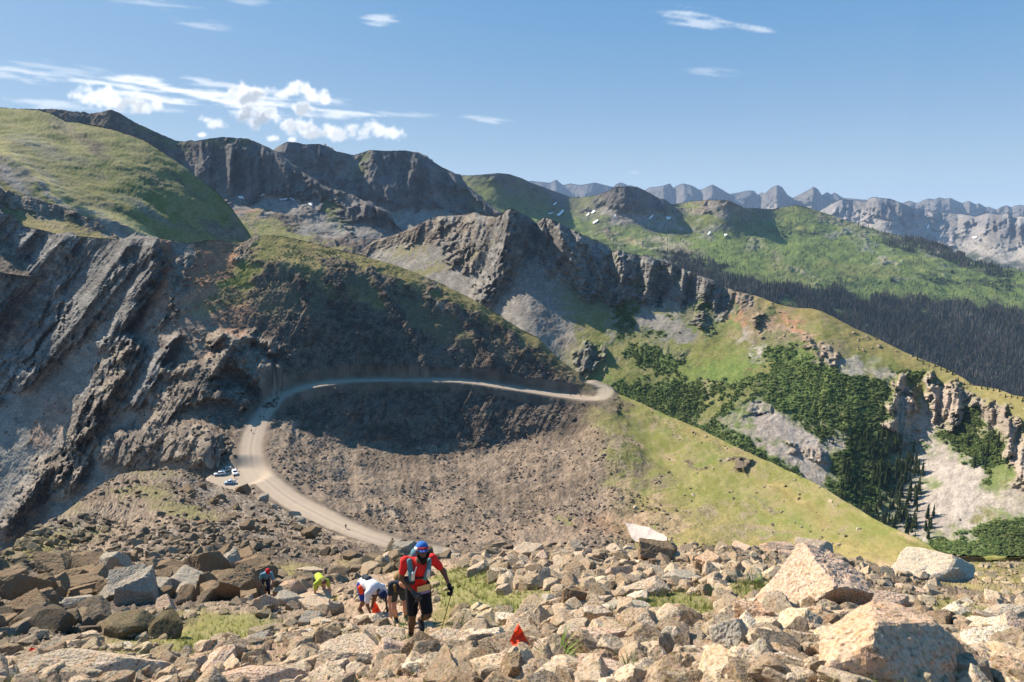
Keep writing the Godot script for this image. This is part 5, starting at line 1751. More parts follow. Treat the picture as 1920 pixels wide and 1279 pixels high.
func place_plants() -> void:
	leafy = tinted()
	leafy.cull_mode = BaseMaterial3D.CULL_DISABLED
	leafy.backlight_enabled = true
	leafy.backlight = Color(0.6, 0.7, 0.35)
	var green := Color(1, 1, 1)
	var dead := []
	var live := []
	for i in 3:
		dead.append(spire(i, 6, 0.10, Color(0.11, 0.102, 0.09), 0.55))
		live.append(spire(20 + i, 7, 0.15, Color(0.045, 0.062, 0.03), 0.2))
	var b: Terrain = slabs["green"]
	sprinkle(b, 3, 36000, dead, 20.0, 30.0, [green, Color(0.8, 0.8, 0.85), Color(1.15, 1.05, 1.0)], "forest", "grey standing dead conifer forest filling the valley slope at right", "forest")
	sprinkle(b, 3, 24000, live, 14.0, 26.0, [green, Color(0.85, 0.9, 0.8)], "forest", "dark green conifers mixed into the valley forest at right", "forest")
	sprinkle(b, 1, 3000, live, 8.0, 18.0, [green, Color(1.3, 1.3, 1.1)], "forest", "scattered conifers on the far green meadows", "forest", 1150.0, 1992.0)
	var clumps := []
	for i in 4:
		clumps.append(thicket(i, 46, 0.2))
	var leaf := [Color(0.14, 0.19, 0.06), Color(0.11, 0.16, 0.05), Color(0.19, 0.22, 0.075), Color(0.09, 0.14, 0.045)]
	sprinkle(b, 2, 12000, clumps, 8.0, 18.0, leaf, "shrubs", "dark shrub patches on the far green meadows", "shrubs")
	var e: Terrain = slabs["spur"]
	sprinkle(e, 2, 190000, clumps, 0.8, 3.8, leaf, "thicket", "dense green willow thicket on the flank of the craggy spur", "thicket", -1e9, 1e9, 1e9, 0.5)
	# conifers one can tell apart, in the gully below the right end of the spur
	var wood := paint(Color(0.10, 0.075, 0.055))
	var trunk := trunk_mesh()
	var kinds := []
	for i in 4:
		kinds.append(spire(40 + i, 12, 0.17, Color(0.05, 0.068, 0.03), 0.15))
	var groves := [[1650, 905, 80, 95, 190, "dark spruce in the dense stand filling the gully at right", "spruces of the gully stand"], [1715, 985, 40, 36, 26, "spruce at the shaded lower end of the gully stand", "spruces at the lower end of the gully"],
		[1590, 815, 44, 30, 26, "small spruce among the thickets above the gully stand", "spruces above the gully stand"], [1815, 705, 60, 16, 24, "stunted spruce along the crest of the spur at right", "spruces along the spur crest"], [1850, 850, 50, 30, 14, "scattered spruce on the green slope right of the pale gully", "spruces right of the pale gully"]]
	for g in groves:
		for i in g[4]:
			var a := rng.randf() * TAU
			var q := sqrt(rng.randf())
			var px: float = g[0] + cos(a) * q * g[2]
			var py: float = g[1] + sin(a) * q * g[3]
			if g[0] == 1815:
				px = 1720.0 + i * 11.0
				py = lin(e.rails[0], px, 1) + rng.randf_range(2, 14)
			var p := e.spot(px, py)
			var tall := rng.randf_range(7.0, 15.0) * (0.45 if g[0] == 1815 else 0.6 if g[0] == 1590 else 1.0)
			var t := holder("spruce", p - Vector3.UP * 0.2)
			t.transform.basis = Basis(Vector3.UP, rng.randf() * TAU).scaled_local(Vector3(tall * rng.randf_range(0.85, 1.3), tall, tall))
			tag(t, g[5], "tree", g[6])
			obj("trunk", trunk, wood, t)
			obj("crown", kinds[rng.randi() % 4], leafy, t)
	# grass of the foreground
	var s: Terrain = slabs["slope"]
	var tufts := []
	for i in 3:
		tufts.append(tuft(i, 14, 0.5))
	sprinkle(s, 0, 14000, tufts, 0.04, 0.13, [Color(0.40, 0.36, 0.18), Color(0.28, 0.30, 0.10)], "grass", "small dry tufts between the stones of the foreground", "grass", -1e9, 1e9, 30.0)
	sprinkle(s, 1, 45000, tufts, 0.05, 0.19, [Color(0.42, 0.38, 0.19), Color(0.24, 0.28, 0.08), Color(0.34, 0.32, 0.13)], "grass", "sparse alpine grass between the rocks of the foreground", "grass", -1e9, 1e9, 34.0)
	var plants := [[1040, 1248, 0.34, "bright green plant clump at the bottom edge right of the orange flag"], [1272, 1148, 0.2, "small bright green tuft beside the long grey boulder"], [955, 1148, 0.2, "green tuft between pale boulders above the orange flag"], [1335, 1110, 0.24, "green tuft below the orange cube shaped block"], [1412, 1092, 0.26, "green tuft between rocks left of the great pink boulder"], [1250, 1196, 0.2, "grey green tuft between the narrow block and the leaning block"], [676, 1128, 0.24, "bright green tuft left of the white shirted runner"], [745, 1200, 0.3, "green grass tuft below the dark shirted runner"], [860, 1195, 0.24, "green tuft right of the trekking pole tip"], [628, 1128, 0.2, "yellow flowered tuft behind the squared tan block"], [235, 1140, 0.26, "green tuft at the foot of the left rock heap"], [110, 1150, 0.2, "yellow green tuft in the left rock heap"], [1180, 1262, 0.2, "green tuft at the bottom edge beside the broad pink slab"], [1368, 1262, 0.18, "green tuft in the crack under the tilted grey slab"]]
	for q in plants:
		var o := obj("grass_tuft", tuft(60 + int(q[0]) % 9, 46, 0.75), leaf_of(Color(0.15, 0.22, 0.05) if not "yellow" in q[3] else Color(0.42, 0.36, 0.06)))
		o.position = s.spot(q[0], q[1])
		o.scale = Vector3.ONE * q[2] * 1.3
		tag(o, q[3], "plant")


func leaf_of(c: Color) -> StandardMaterial3D:
	var m := tinted()
	m.albedo_color = c.linear_to_srgb()
	m.cull_mode = BaseMaterial3D.CULL_DISABLED
	return m


# ---------------------------------------------------------------- snow
# A snow bank laid over the ground inside the outline that the photograph shows.
func snow(slab: Terrain, outline: Array, label: String, mat: Material) -> void:
	var poly := PackedVector2Array()
	var lo := Vector2(1e9, 1e9)
	var hi := -lo
	for i in range(0, outline.size(), 2):
		var q := Vector2(outline[i], outline[i + 1])
		poly.append(q)
		lo = lo.min(q)
		hi = hi.max(q)
	var step := clampf((hi.x - lo.x) / 40.0, 0.5, 2.0)
	var nx := int((hi.x - lo.x) / step) + 2
	var ny := int((hi.y - lo.y) / (step * 0.6)) + 2
	var v := PackedVector3Array()
	for j in ny:
		for i in nx:
			var q := lo + Vector2(i * step, j * step * 0.6)
			var p := slab.spot(q.x, q.y)
			v.append(p + slab.lay(q.x, q.y) * (0.1 + p.length() * 0.0016))
	var f := PackedInt32Array()
	for j in ny - 1:
		for i in nx - 1:
			if Geometry2D.is_point_in_polygon(lo + Vector2((i + 0.5) * step, (j + 0.5) * step * 0.6), poly):
				var a := j * nx + i
				f.append_array(PackedInt32Array([a, a + nx, a + 1, a + 1, a + nx, a + nx + 1]))
	if f.is_empty():
		return
	var o := obj("snow_patch", shell(v, f), mat)
	tag(o, label, "snow patch")


func place_snow() -> void:
	var white := paint(Color(0.86, 0.85, 0.84), 0.7)
	var dusty := paint(Color(0.52, 0.42, 0.37), 0.8)
	snow(slabs["hill"], [1171, 986, 1190, 986, 1216, 993, 1246, 1004, 1252, 1010, 1248, 1022, 1200, 1022, 1184, 1012, 1180, 1000], "dusty pink snow patch at the bottom of the scree bowl", dusty)
	var c: Terrain = slabs["cliff_far"]
	snow(c, [666, 438, 674, 440, 682, 438, 690, 441, 697, 446, 682, 448, 672, 446], "largest white snow patch on the floor of the far cirque", white)
	snow(c, [696, 437, 716, 433, 730, 427, 741, 422, 742, 425, 722, 435, 700, 440], "thin curved snow streak right of the cirque floor patch", white)
	snow(c, [640, 441, 668, 440, 668, 443, 640, 443], "faint snow line left of the cirque floor patch", white)
	var r: Terrain = slabs["cirque"]
	snow(r, [524, 376, 534, 374, 546, 375, 554, 379, 540, 378, 528, 379], "snow strip on the crest of the rock glacier", white)
	snow(r, [578, 384, 583, 385, 588, 390, 582, 390], "small snow patch right of the rock glacier crest", white)
	snow(r, [447, 371, 457, 370, 460, 375, 450, 376], "bluish snow patch under the shaded cirque wall", white)
	snow(r, [484, 366, 498, 364, 492, 370, 480, 370], "thin snow patch at the foot of the cirque wall", white)
	var b: Terrain = slabs["green"]
	var far := [[1042, 404, 1054, 397, 1057, 399, 1046, 407], [1027, 402, 1038, 398, 1036, 401, 1028, 404], [1108, 400, 1113, 395, 1117, 396, 1112, 401], [1098, 405, 1105, 399, 1105, 403, 1100, 406], [1110, 421, 1121, 414, 1123, 417, 1114, 422], [1215, 411, 1222, 404, 1223, 408, 1217, 413], [1248, 409, 1258, 409, 1256, 413, 1249, 415], [1152, 404, 1156, 403, 1156, 408, 1153, 409], [1326, 444, 1331, 436, 1333, 440, 1328, 445], [1357, 441, 1363, 442, 1361, 447, 1357, 446], [1036, 386, 1041, 382, 1042, 385, 1037, 388]]
	var names := ["long snow streak on the green mountain's left slope", "short snow streak left of the long one on the green mountain", "snow streak under the green mountain's middle cliff", "thin snow streak just left of the middle cliff streak", "lowest snow streak on the green bench below the middle cliff", "snow streak in the gully right of the cliff summit", "rightmost snow patch at the foot of the dark cliffs", "tiny snow patch below the left end of the dark cliffs", "snow spot on the scree below the rocky knob", "snow spot right of the one below the rocky knob", "tiny snow spot high on the green mountain's left slope"]
	for i in far.size():
		snow(b, far[i], names[i], white)
	var m: Terrain = slabs["mid_range"]
	snow(m, [1736, 427, 1741, 424, 1740, 431, 1737, 432], "snow spot on the pale mountain's face", white)
	snow(m, [1826, 448, 1834, 446, 1834, 450, 1827, 450], "snow spot at the foot of the pale mountain's slabs", white)


# ---------------------------------------------------------------- figures
# A continuous skin round tapered bones [from, to, radius, radius]: their distances joined smoothly, meshed as surface nets.
func skin(bones: Array, cell: float, melt := 0.02) -> Array:
	var lo := Vector3.ONE * 1e9
	var hi := -lo
	for b in bones:
		var r: float = maxf(b[2], b[3]) + cell * 3.0 + melt * 1.5
		lo = lo.min((b[0] as Vector3).min(b[1]) - Vector3.ONE * r)
		hi = hi.max((b[0] as Vector3).max(b[1]) + Vector3.ONE * r)
	var nx := int((hi.x - lo.x) / cell) + 2
	var ny := int((hi.y - lo.y) / cell) + 2
	var nz := int((hi.z - lo.z) / cell) + 2
	var field := PackedFloat32Array()
	field.resize(nx * ny * nz)
	var k := 1.0 / melt * 2.2
	for b in bones:
		var a: Vector3 = b[0]
		var e: Vector3 = b[1]
		var ra: float = b[2]
		var rb: float = b[3]
		var reach := maxf(ra, rb) + cell * 2.5 + melt
		var p0 := (a.min(e) - Vector3.ONE * reach - lo) / cell
		var p1 := (a.max(e) + Vector3.ONE * reach - lo) / cell
		var ae := e - a
		var inv := 1.0 / maxf(ae.length_squared(), 1e-8)
		for z in range(maxi(int(p0.z), 0), mini(int(p1.z) + 1, nz)):
			for y in range(maxi(int(p0.y), 0), mini(int(p1.y) + 1, ny)):
				for x in range(maxi(int(p0.x), 0), mini(int(p1.x) + 1, nx)):
					var p := lo + Vector3(x, y, z) * cell
					var t := clampf((p - a).dot(ae) * inv, 0.0, 1.0)
					var d := p.distance_to(a + ae * t) - (ra + (rb - ra) * t)
					if d < reach:
						field[(z * ny + y) * nx + x] += exp(clampf(-k * d, -30.0, 30.0))
	var v := PackedVector3Array()
	var f := PackedInt32Array()
	var at := {}
	var steps := [0, 1, nx, nx + 1, nx * ny, nx * ny + 1, nx * ny + nx, nx * ny + nx + 1]
	var corners := [Vector3(0, 0, 0), Vector3(1, 0, 0), Vector3(0, 1, 0), Vector3(1, 1, 0), Vector3(0, 0, 1), Vector3(1, 0, 1), Vector3(0, 1, 1), Vector3(1, 1, 1)]
	var edges := [0, 1, 2, 3, 4, 5, 6, 7, 0, 2, 1, 3, 4, 6, 5, 7, 0, 4, 1, 5, 2, 6, 3, 7]
	for z in nz - 1:
		for y in ny - 1:
			for x in nx - 1:
				var o := (z * ny + y) * nx + x
				var n := 0
				for c in 8:
					if field[o + steps[c]] > 1.0:
						n += 1
				if n == 0 or n == 8:
					continue
				var sum := Vector3.ZERO
				var m := 0
				for q in 12:
					var ca: int = edges[q * 2]
					var cb: int = edges[q * 2 + 1]
					var fa := log(maxf(field[o + steps[ca]], 1e-9))
					var fb := log(maxf(field[o + steps[cb]], 1e-9))
					fa = maxf(fa, -k * cell * 1.5)
					fb = maxf(fb, -k * cell * 1.5)
					if (fa > 0.0) != (fb > 0.0):
						sum += corners[ca].lerp(corners[cb], fa / (fa - fb))
						m += 1
				at[o] = v.size()
				v.append(lo + (Vector3(x, y, z) + sum / maxf(m, 1)) * cell)
	for o in at:
		var x: int = o % nx
		var y: int = (o / nx) % ny
		var z: int = o / (nx * ny)
		if x == 0 or y == 0 or z == 0:
			continue
		var here := field[o] > 1.0
		for axis in 3:
			var step: int = [1, nx, nx * ny][axis]
			var u: int = [nx, nx * ny, 1][axis]
			var w: int = [nx * ny, 1, nx][axis]
			if here == (field[o + step] > 1.0):
				continue
			if not (at.has(o - u) and at.has(o - w) and at.has(o - u - w)):
				continue
			var a: int = at[o]
			var b: int = at[o - u]
			var c: int = at[o - u - w]
			var d: int = at[o - w]
			if here:
				f.append_array(PackedInt32Array([a, b, c, a, c, d]))
			else:
				f.append_array(PackedInt32Array([a, c, b, a, d, c]))
	return [v, f]


func join(parts: Array) -> ArrayMesh:
	var v := PackedVector3Array()
	var f := PackedInt32Array()
	for p in parts:
		var first := v.size()
		v.append_array(p[0])
		for i in p[1]:
			f.append(first + i)
	return shell(v, f)


# Palm, four fingers and a thumb. along: from wrist to knuckles; palm: where the palm looks; curl: 0 straight, 1 closed.
func hand_bones(wrist: Vector3, along: Vector3, palm: Vector3, side: float, curl: float) -> Array:
	var y := along.normalized()
	var n := (palm - y * palm.dot(y)).normalized()
	var x := y.cross(n) * side
	var out := []
	for i in 4:
		var s := (i - 1.5) * 0.02
		var long: float = [0.9, 1.0, 0.95, 0.75][i]
		var root := wrist + y * 0.02 + x * s * 0.7
		var knuckle := wrist + y * 0.09 + x * s
		out.append([root, knuckle, 0.016, 0.0125])
		var a := curl * 0.9
		var d1 := y * cos(a) + n * sin(a)
		var mid := knuckle + d1 * 0.042 * long
		var d2 := y * cos(a * 2.2) + n * sin(a * 2.2)
		var tip := mid + d2 * 0.03 * long
		var d3 := y * cos(a * 3.2) + n * sin(a * 3.2)
		out.append([knuckle, mid, 0.0105, 0.0095])
		out.append([mid, tip, 0.0095, 0.0085])
		out.append([tip, tip + d3 * 0.02 * long, 0.0085, 0.0075])
	var base := wrist + y * 0.03 - x * 0.028
	var joint := base + (y * 0.5 - x * 0.75 + n * 0.35).normalized() * 0.045
	out.append([wrist + y * 0.015, base, 0.016, 0.014])
	out.append([base, joint, 0.0135, 0.011])
	out.append([joint, joint + (y * (0.9 - 0.4 * curl) + n * (0.3 + 0.6 * curl) - x * 0.1).normalized() * 0.032, 0.0105, 0.0085])
	return out


# A head looking along look, its crown along up.
func head_bones(c: Vector3, look: Vector3, up: Vector3) -> Array:
	var z := look.normalized()
	var y := (up - z * up.dot(z)).normalized()
	var x := y.cross(z)
	return [
		[c + y * 0.02 - z * 0.025, c + y * 0.03 + z * 0.01, 0.088, 0.084], [c + y * 0.0 + z * 0.02, c - y * 0.06 + z * 0.035, 0.072, 0.058], [c - y * 0.06 + z * 0.03, c - y * 0.092 + z * 0.05, 0.05, 0.036],
		[c + y * 0.012 + z * 0.092, c - y * 0.028 + z * 0.112, 0.012, 0.017], [c + y * 0.03 + x * 0.035 + z * 0.082, c + y * 0.03 - x * 0.035 + z * 0.082, 0.013, 0.013],
		[c - y * 0.058 + x * 0.018 + z * 0.088, c - y * 0.058 - x * 0.018 + z * 0.088, 0.011, 0.011],
		[c - x * 0.086 + y * 0.018, c - x * 0.084 - y * 0.028, 0.017, 0.012], [c + x * 0.086 + y * 0.018, c + x * 0.084 - y * 0.028, 0.017, 0.012],
		[c - y * 0.08 - z * 0.01, c - y * 0.14 - z * 0.03, 0.055, 0.058]]


func eyes(c: Vector3, look: Vector3, up: Vector3, parent: Node3D) -> void:
	var z := look.normalized()
	var y := (up - z * up.dot(z)).normalized()
	var x := y.cross(z)
	var m := SphereMesh.new()
	m.radius = 0.012
	m.height = 0.024
	m.radial_segments = 10
	m.rings = 6
	for s in [-1.0, 1.0]:
		var o := obj("eye", m, paint(Color(0.05, 0.035, 0.03), 0.3), parent)
		o.position = c + x * 0.033 * s + y * 0.006 + z * 0.086


# bones of the limbs of a pose given as named joints
func body_bones(j: Dictionary, stout := 1.0) -> Array:
	var b := [
		[j.neck, j.chest, 0.055, 0.12 * stout], [j.chest, j.waist, 0.135 * stout, 0.115 * stout], [j.waist, j.pelvis, 0.12 * stout, 0.13 * stout],
		[j.chest + (j.sr - j.chest) * 0.35, j.sr, 0.1, 0.062], [j.chest + (j.sl - j.chest) * 0.35, j.sl, 0.1, 0.062]]
	for s in ["r", "l"]:
		b.append([j["s" + s], j["e" + s], 0.052, 0.04])
		b.append([j["e" + s], j["w" + s], 0.04, 0.027])
		b.append([j["h" + s], j["k" + s], 0.088 * stout, 0.056])
		b.append([j["k" + s], j["k" + s].lerp(j["a" + s], 0.35), 0.054, 0.056])
		b.append([j["k" + s].lerp(j["a" + s], 0.35), j["a" + s], 0.056, 0.036])
	return b


func figure(at: Vector3, turn: float, label: String, group := "") -> Node3D:
	var t := holder("person", at)
	t.rotation.y = turn
	tag(t, label, "person", group)
	return t


# parts worn over the limbs
func sleeve(j: Dictionary, s: String, share: float, extra: float) -> Array:
	return [j["s" + s], (j["s" + s] as Vector3).lerp(j["e" + s], share), 0.068 + extra, 0.06 + extra]


func shirt_bones(j: Dictionary, share: float, extra: float, stout := 1.0) -> Array:
	return [[j.neck.lerp(j.chest, 0.35), j.chest, 0.07, 0.132 * stout + extra], [j.chest, j.waist, 0.147 * stout + extra, 0.13 * stout + extra], [j.waist, j.pelvis, 0.133 * stout + extra, 0.142 * stout + extra],
		[j.chest + (j.sr - j.chest) * 0.35, j.sr, 0.112 + extra, 0.075 + extra], [j.chest + (j.sl - j.chest) * 0.35, j.sl, 0.112 + extra, 0.075 + extra], sleeve(j, "r", share, extra), sleeve(j, "l", share, extra)]


func shorts_bones(j: Dictionary, share: float, extra := 0.0) -> Array:
	var b := [[j.waist.lerp(j.pelvis, 0.75), j.pelvis, 0.135 + extra, 0.148 + extra]]
	for s in ["r", "l"]:
		b.append([j["h" + s], (j["h" + s] as Vector3).lerp(j["k" + s], share), 0.108 + extra, 0.088 + extra])
	return b


func shoe_bones(j: Dictionary, s: String) -> Array:
	var a: Vector3 = j["a" + s]
	var t: Vector3 = j["t" + s]
	return [[a, a, 0.046, 0.046], [a + Vector3(0, -0.05, 0) - (t - a) * 0.25, t, 0.042, 0.036], [a.lerp(t, 0.3), t, 0.05, 0.038]]


func worn(called: String, bones: Array, color: Color, parent: Node3D, cell := 0.02, melt := 0.02, rough := 0.85) -> MeshInstance3D:
	return obj(called, join([skin(bones, cell, melt)]), paint(color, rough), parent)


func cap(c: Vector3, look: Vector3, up: Vector3, parent: Node3D, crown: Color, brim: Color, side: Color) -> void:
	var z := look.normalized()
	var y := (up - z * up.dot(z)).normalized()
	var x := y.cross(z)
	var o := worn("cap", [[c + y * 0.04 - z * 0.025, c + y * 0.05 + z * 0.012, 0.098, 0.094]], crown, parent, 0.012, 0.012)
	worn("cap_brim", [[c + y * 0.05 + z * 0.09 + x * 0.05, c + y * 0.035 + z * 0.155 + x * 0.04, 0.014, 0.01], [c + y * 0.05 + z * 0.09 - x * 0.05, c + y * 0.035 + z * 0.155 - x * 0.04, 0.014, 0.01], [c + y * 0.056 + z * 0.09, c + y * 0.038 + z * 0.17, 0.016, 0.011], [c + y * 0.038 + z * 0.15 - x * 0.035, c + y * 0.038 + z * 0.15 + x * 0.035, 0.011, 0.011]], brim, o, 0.009, 0.012)
	for s in [-1.0, 1.0]:
		worn("cap_side", [[c + y * 0.035 + x * 0.075 * s - z * 0.05, c + y * 0.055 + x * 0.072 * s + z * 0.035, 0.034, 0.03]], side, o, 0.012, 0.01)


func pole(from: Vector3, to: Vector3, label: String) -> void:
	var t := holder("trekking_pole", to)
	tag(t, label, "trekking pole", "trekking poles of the red shirted runner")
	var d := from - to
	var black := paint(Color(0.025, 0.025, 0.028), 0.45)
	obj("shaft", join([skin([[Vector3.ZERO, d, 0.006, 0.009]], 0.006, 0.004)]), black, t)
	obj("grip", join([skin([[d * 0.93, d * 1.06, 0.017, 0.019]], 0.007, 0.006)]), black, t)
	obj("basket", join([skin([[d * 0.04, d * 0.045, 0.03, 0.012]], 0.008, 0.006)]), black, t)


func place_people() -> void:
	var s: Terrain = slabs["slope"]
	var dark_skin := Color(0.15, 0.08, 0.052)
	var fair := Color(0.50, 0.27, 0.18)

	# the runner in the red shirt, climbing towards the camera with two poles
	var at := s.spot(786, 1197)
	var t := figure(at, 0.18, "runner in red shirt and blue cap climbing with trekking poles")
	t.scale = Vector3.ONE * 1.14
	var j := {
		"neck": Vector3(0.05, 1.45, 0.12), "chest": Vector3(0.03, 1.27, 0.07), "waist": Vector3(0.0, 1.06, 0.0), "pelvis": Vector3(0, 0.94, -0.03),
		"sr": Vector3(-0.18, 1.39, 0.07), "sl": Vector3(0.23, 1.38, 0.05), "er": Vector3(-0.25, 1.12, 0.08), "el": Vector3(0.40, 1.15, 0.06), "wr": Vector3(-0.06, 0.93, 0.24), "wl": Vector3(0.475, 0.98, 0.24),
		"hr": Vector3(-0.09, 0.90, -0.02), "hl": Vector3(0.09, 0.90, -0.02), "kr": Vector3(-0.10, 0.50, 0.13), "kl": Vector3(0.13, 0.56, 0.24), "ar": Vector3(-0.13, 0.10, 0.04), "al": Vector3(0.03, 0.26, -0.12),
		"tr": Vector3(-0.13, 0.045, 0.19), "tl": Vector3(0.05, 0.16, 0.0)}
	var head := Vector3(0.075, 1.585, 0.17)
	var look := Vector3(0.16, 0.12, 1.0)
	var hand_l := hand_bones(j.wl, Vector3(0.15, -0.25, 0.5), Vector3(-0.8, -0.1, 0.2), 1.0, 0.95)
	var hand_r := hand_bones(j.wr, Vector3(0.4, -0.3, 0.45), Vector3(0.2, -0.8, -0.2), -1.0, 0.95)
	obj("body", join([skin(body_bones(j, 1.05), 0.018, 0.03), skin(head_bones(head, look, Vector3.UP), 0.009, 0.014), skin(hand_l, 0.006, 0.006), skin(hand_r, 0.006, 0.006)]), paint(dark_skin, 0.55), t)
	eyes(head, look, Vector3.UP, t)
	var beard := worn("beard", [[head + Vector3(-0.055, -0.05, 0.045), head + Vector3(0.0, -0.11, 0.085), 0.036, 0.045], [head + Vector3(0.075, -0.05, 0.035), head + Vector3(0.02, -0.11, 0.085), 0.036, 0.045], [head + Vector3(0.01, -0.10, 0.075), head + Vector3(0.01, -0.15, 0.08), 0.05, 0.04]], Color(0.012, 0.01, 0.01), t, 0.01, 0.015)
	cap(head, look, Vector3.UP, t, Color(0.03, 0.13, 0.42), Color(0.05, 0.10, 0.38), Color(0.8, 0.8, 0.8))
	worn("sunglasses", [[head + Vector3(-0.065, 0.075, 0.07), head + Vector3(0.02, 0.08, 0.105), 0.016, 0.02], [head + Vector3(0.02, 0.08, 0.105), head + Vector3(0.09, 0.075, 0.055), 0.02, 0.016]], Color(0.35, 0.03, 0.03), t, 0.008, 0.008, 0.15)
	var red := worn("shirt", shirt_bones(j, 0.62, 0.0, 1.06), Color(0.62, 0.028, 0.025), t)
	worn("shorts", shorts_bones(j, 0.86), Color(0.014, 0.014, 0.018), t)
	var grey_teal := Color(0.10, 0.22, 0.25)
	var vest := worn("running_vest", [[Vector3(-0.12, 1.42, 0.14), Vector3(-0.105, 1.24, 0.215), 0.04, 0.046], [Vector3(-0.105, 1.24, 0.215), Vector3(-0.09, 1.12, 0.185), 0.046, 0.045], [Vector3(0.18, 1.40, 0.135), Vector3(0.155, 1.24, 0.205), 0.036, 0.046], [Vector3(0.155, 1.24, 0.205), Vector3(0.11, 1.14, 0.185), 0.046, 0.044], [Vector3(0.0, 1.4, -0.1), Vector3(0.0, 1.12, -0.14), 0.1, 0.1]], grey_teal, t, 0.014, 0.012)
	worn("chest_strap", [[Vector3(-0.1, 1.16, 0.215), Vector3(0.13, 1.165, 0.205), 0.016, 0.016], [Vector3(-0.09, 1.10, 0.2), Vector3(-0.17, 1.10, 0.1), 0.045, 0.05]], Color(0.03, 0.035, 0.04), vest, 0.012, 0.01)
	worn("soft_flask", [[Vector3(-0.07, 1.28, 0.26), Vector3(-0.08, 1.18, 0.25), 0.026, 0.03], [Vector3(0.16, 1.29, 0.245), Vector3(0.15, 1.19, 0.24), 0.026, 0.03]], Color(0.6, 0.6, 0.55), vest, 0.012, 0.01, 0.4)
	worn("drinking_tube", [[Vector3(-0.06, 1.27, 0.275), Vector3(-0.02, 1.36, 0.24), 0.009, 0.009]], Color(0.75, 0.75, 0.7), vest, 0.006, 0.005)
	var bib := obj("race_bib", bib_mesh(), paint(Color(0.68, 0.55, 0.25), 0.8), t)
	bib.transform = Transform3D(Basis.from_euler(Vector3(0.12, 0.25, 0.05)), Vector3(0.08, 0.965, 0.175))
	var band := obj("bib_band", band_mesh(), paint(Color(0.27, 0.22, 0.42), 0.8), bib)
	band.position = Vector3(0, -0.075, 0.004)
	var black := Color(0.012, 0.013, 0.018)
	for q in [[hand_l, j.wl, j.el, black], [hand_r, j.wr, j.er, Color(0.06, 0.065, 0.07)]]:
		var g := []
		for b in q[0]:
			g.append([b[0], b[1], b[2] + 0.005, b[3] + 0.005])
		g.append([(q[1] as Vector3).lerp(q[2], 0.12), q[1], 0.037, 0.033])
		worn("glove", g, q[3], t, 0.008, 0.008)
	worn("knee_sleeve", [[(j.kl as Vector3).lerp(j.hl, 0.08), (j.kl as Vector3).lerp(j.al, 0.4), 0.068, 0.064]], Color(0.055, 0.06, 0.055), t)
	for q in ["r", "l"]:
		worn("shoe", shoe_bones(j, q), Color(0.045, 0.04, 0.045), t, 0.014, 0.015)
		worn("sock", [[(j["a" + q] as Vector3).lerp(j["k" + q], 0.22), j["a" + q], 0.046, 0.042]], Color(0.03, 0.03, 0.03), t, 0.014, 0.012)
	pole(t.transform * (j.wl + Vector3(0.03, 0.0, 0.09)), s.spot(822, 1197), "black trekking pole planted to the right of the red shirted runner")
	pole(t.transform * (j.wr + Vector3(0.03, -0.04, 0.09)), s.spot(748, 1187), "trekking pole slanting down in front of the red shirted runner's legs")

	# the runner in the dark top right behind, bent forward
	at = s.spot(748, 1168)
	t = figure(at, 0.25, "runner in dark top and grey shorts bending forward behind the red shirt")
	j = {
		"neck": Vector3(0.07, 1.16, 0.42), "chest": Vector3(0.04, 1.06, 0.30), "waist": Vector3(0.0, 0.94, 0.10), "pelvis": Vector3(0, 0.85, -0.03),
		"sr": Vector3(-0.15, 1.11, 0.33), "sl": Vector3(0.23, 1.10, 0.33), "er": Vector3(-0.21, 0.82, 0.38), "el": Vector3(0.33, 0.84, 0.42), "wr": Vector3(-0.20, 0.58, 0.44), "wl": Vector3(0.42, 0.62, 0.46),
		"hr": Vector3(-0.09, 0.83, -0.02), "hl": Vector3(0.1, 0.83, -0.02), "kr": Vector3(-0.11, 0.45, 0.14), "kl": Vector3(0.14, 0.46, 0.12), "ar": Vector3(-0.06, 0.10, 0.0), "al": Vector3(0.16, 0.10, -0.04),
		"tr": Vector3(-0.05, 0.045, 0.15), "tl": Vector3(0.2, 0.045, 0.1)}
	head = Vector3(0.10, 1.24, 0.54)
	look = Vector3(0.1, -0.75, 0.8)
	var crown := Vector3(0.05, 0.8, 0.6)
	obj("body", join([skin(body_bones(j, 0.92), 0.021, 0.03), skin(head_bones(head, look, crown), 0.01, 0.014), skin(hand_bones(j.wr, Vector3(-0.05, -1.0, 0.15), Vector3(0.6, 0, -0.6), -1.0, 0.25), 0.006, 0.006), skin(hand_bones(j.wl, Vector3(0.3, -0.8, 0.25), Vector3(-0.6, 0, -0.6), 1.0, 0.3), 0.006, 0.006)]), paint(fair, 0.6), t)
	eyes(head, look, crown, t)
	worn("hair", [[head + Vector3(0, 0.045, -0.02), head + Vector3(0.0, 0.03, -0.07), 0.092, 0.085]], Color(0.32, 0.2, 0.09), t, 0.013, 0.012)
	worn("shirt", shirt_bones(j, 0.6, 0.0, 0.93), Color(0.022, 0.03, 0.045), t)
	var pack := worn("pack", [[Vector3(0.03, 1.22, 0.22), Vector3(0.0, 1.1, 0.02), 0.09, 0.08], [Vector3(-0.09, 1.13, 0.42), Vector3(-0.08, 0.98, 0.32), 0.035, 0.04]], Color(0.20, 0.13, 0.05), t, 0.016, 0.014)
	worn("shorts", shorts_bones(j, 0.55), Color(0.06, 0.065, 0.06), t)
	for q in ["r", "l"]:
		worn("shoe", shoe_bones(j, q), Color(0.05, 0.05, 0.06), t, 0.015, 0.015)
		worn("sock", [[(j["a" + q] as Vector3).lerp(j["k" + q], 0.25), j["a" + q], 0.048, 0.043]], Color(0.02, 0.02, 0.022), t, 0.015, 0.012)

	# the runner in the white shirt, on all fours up the rocks
	at = s.spot(690, 1152)
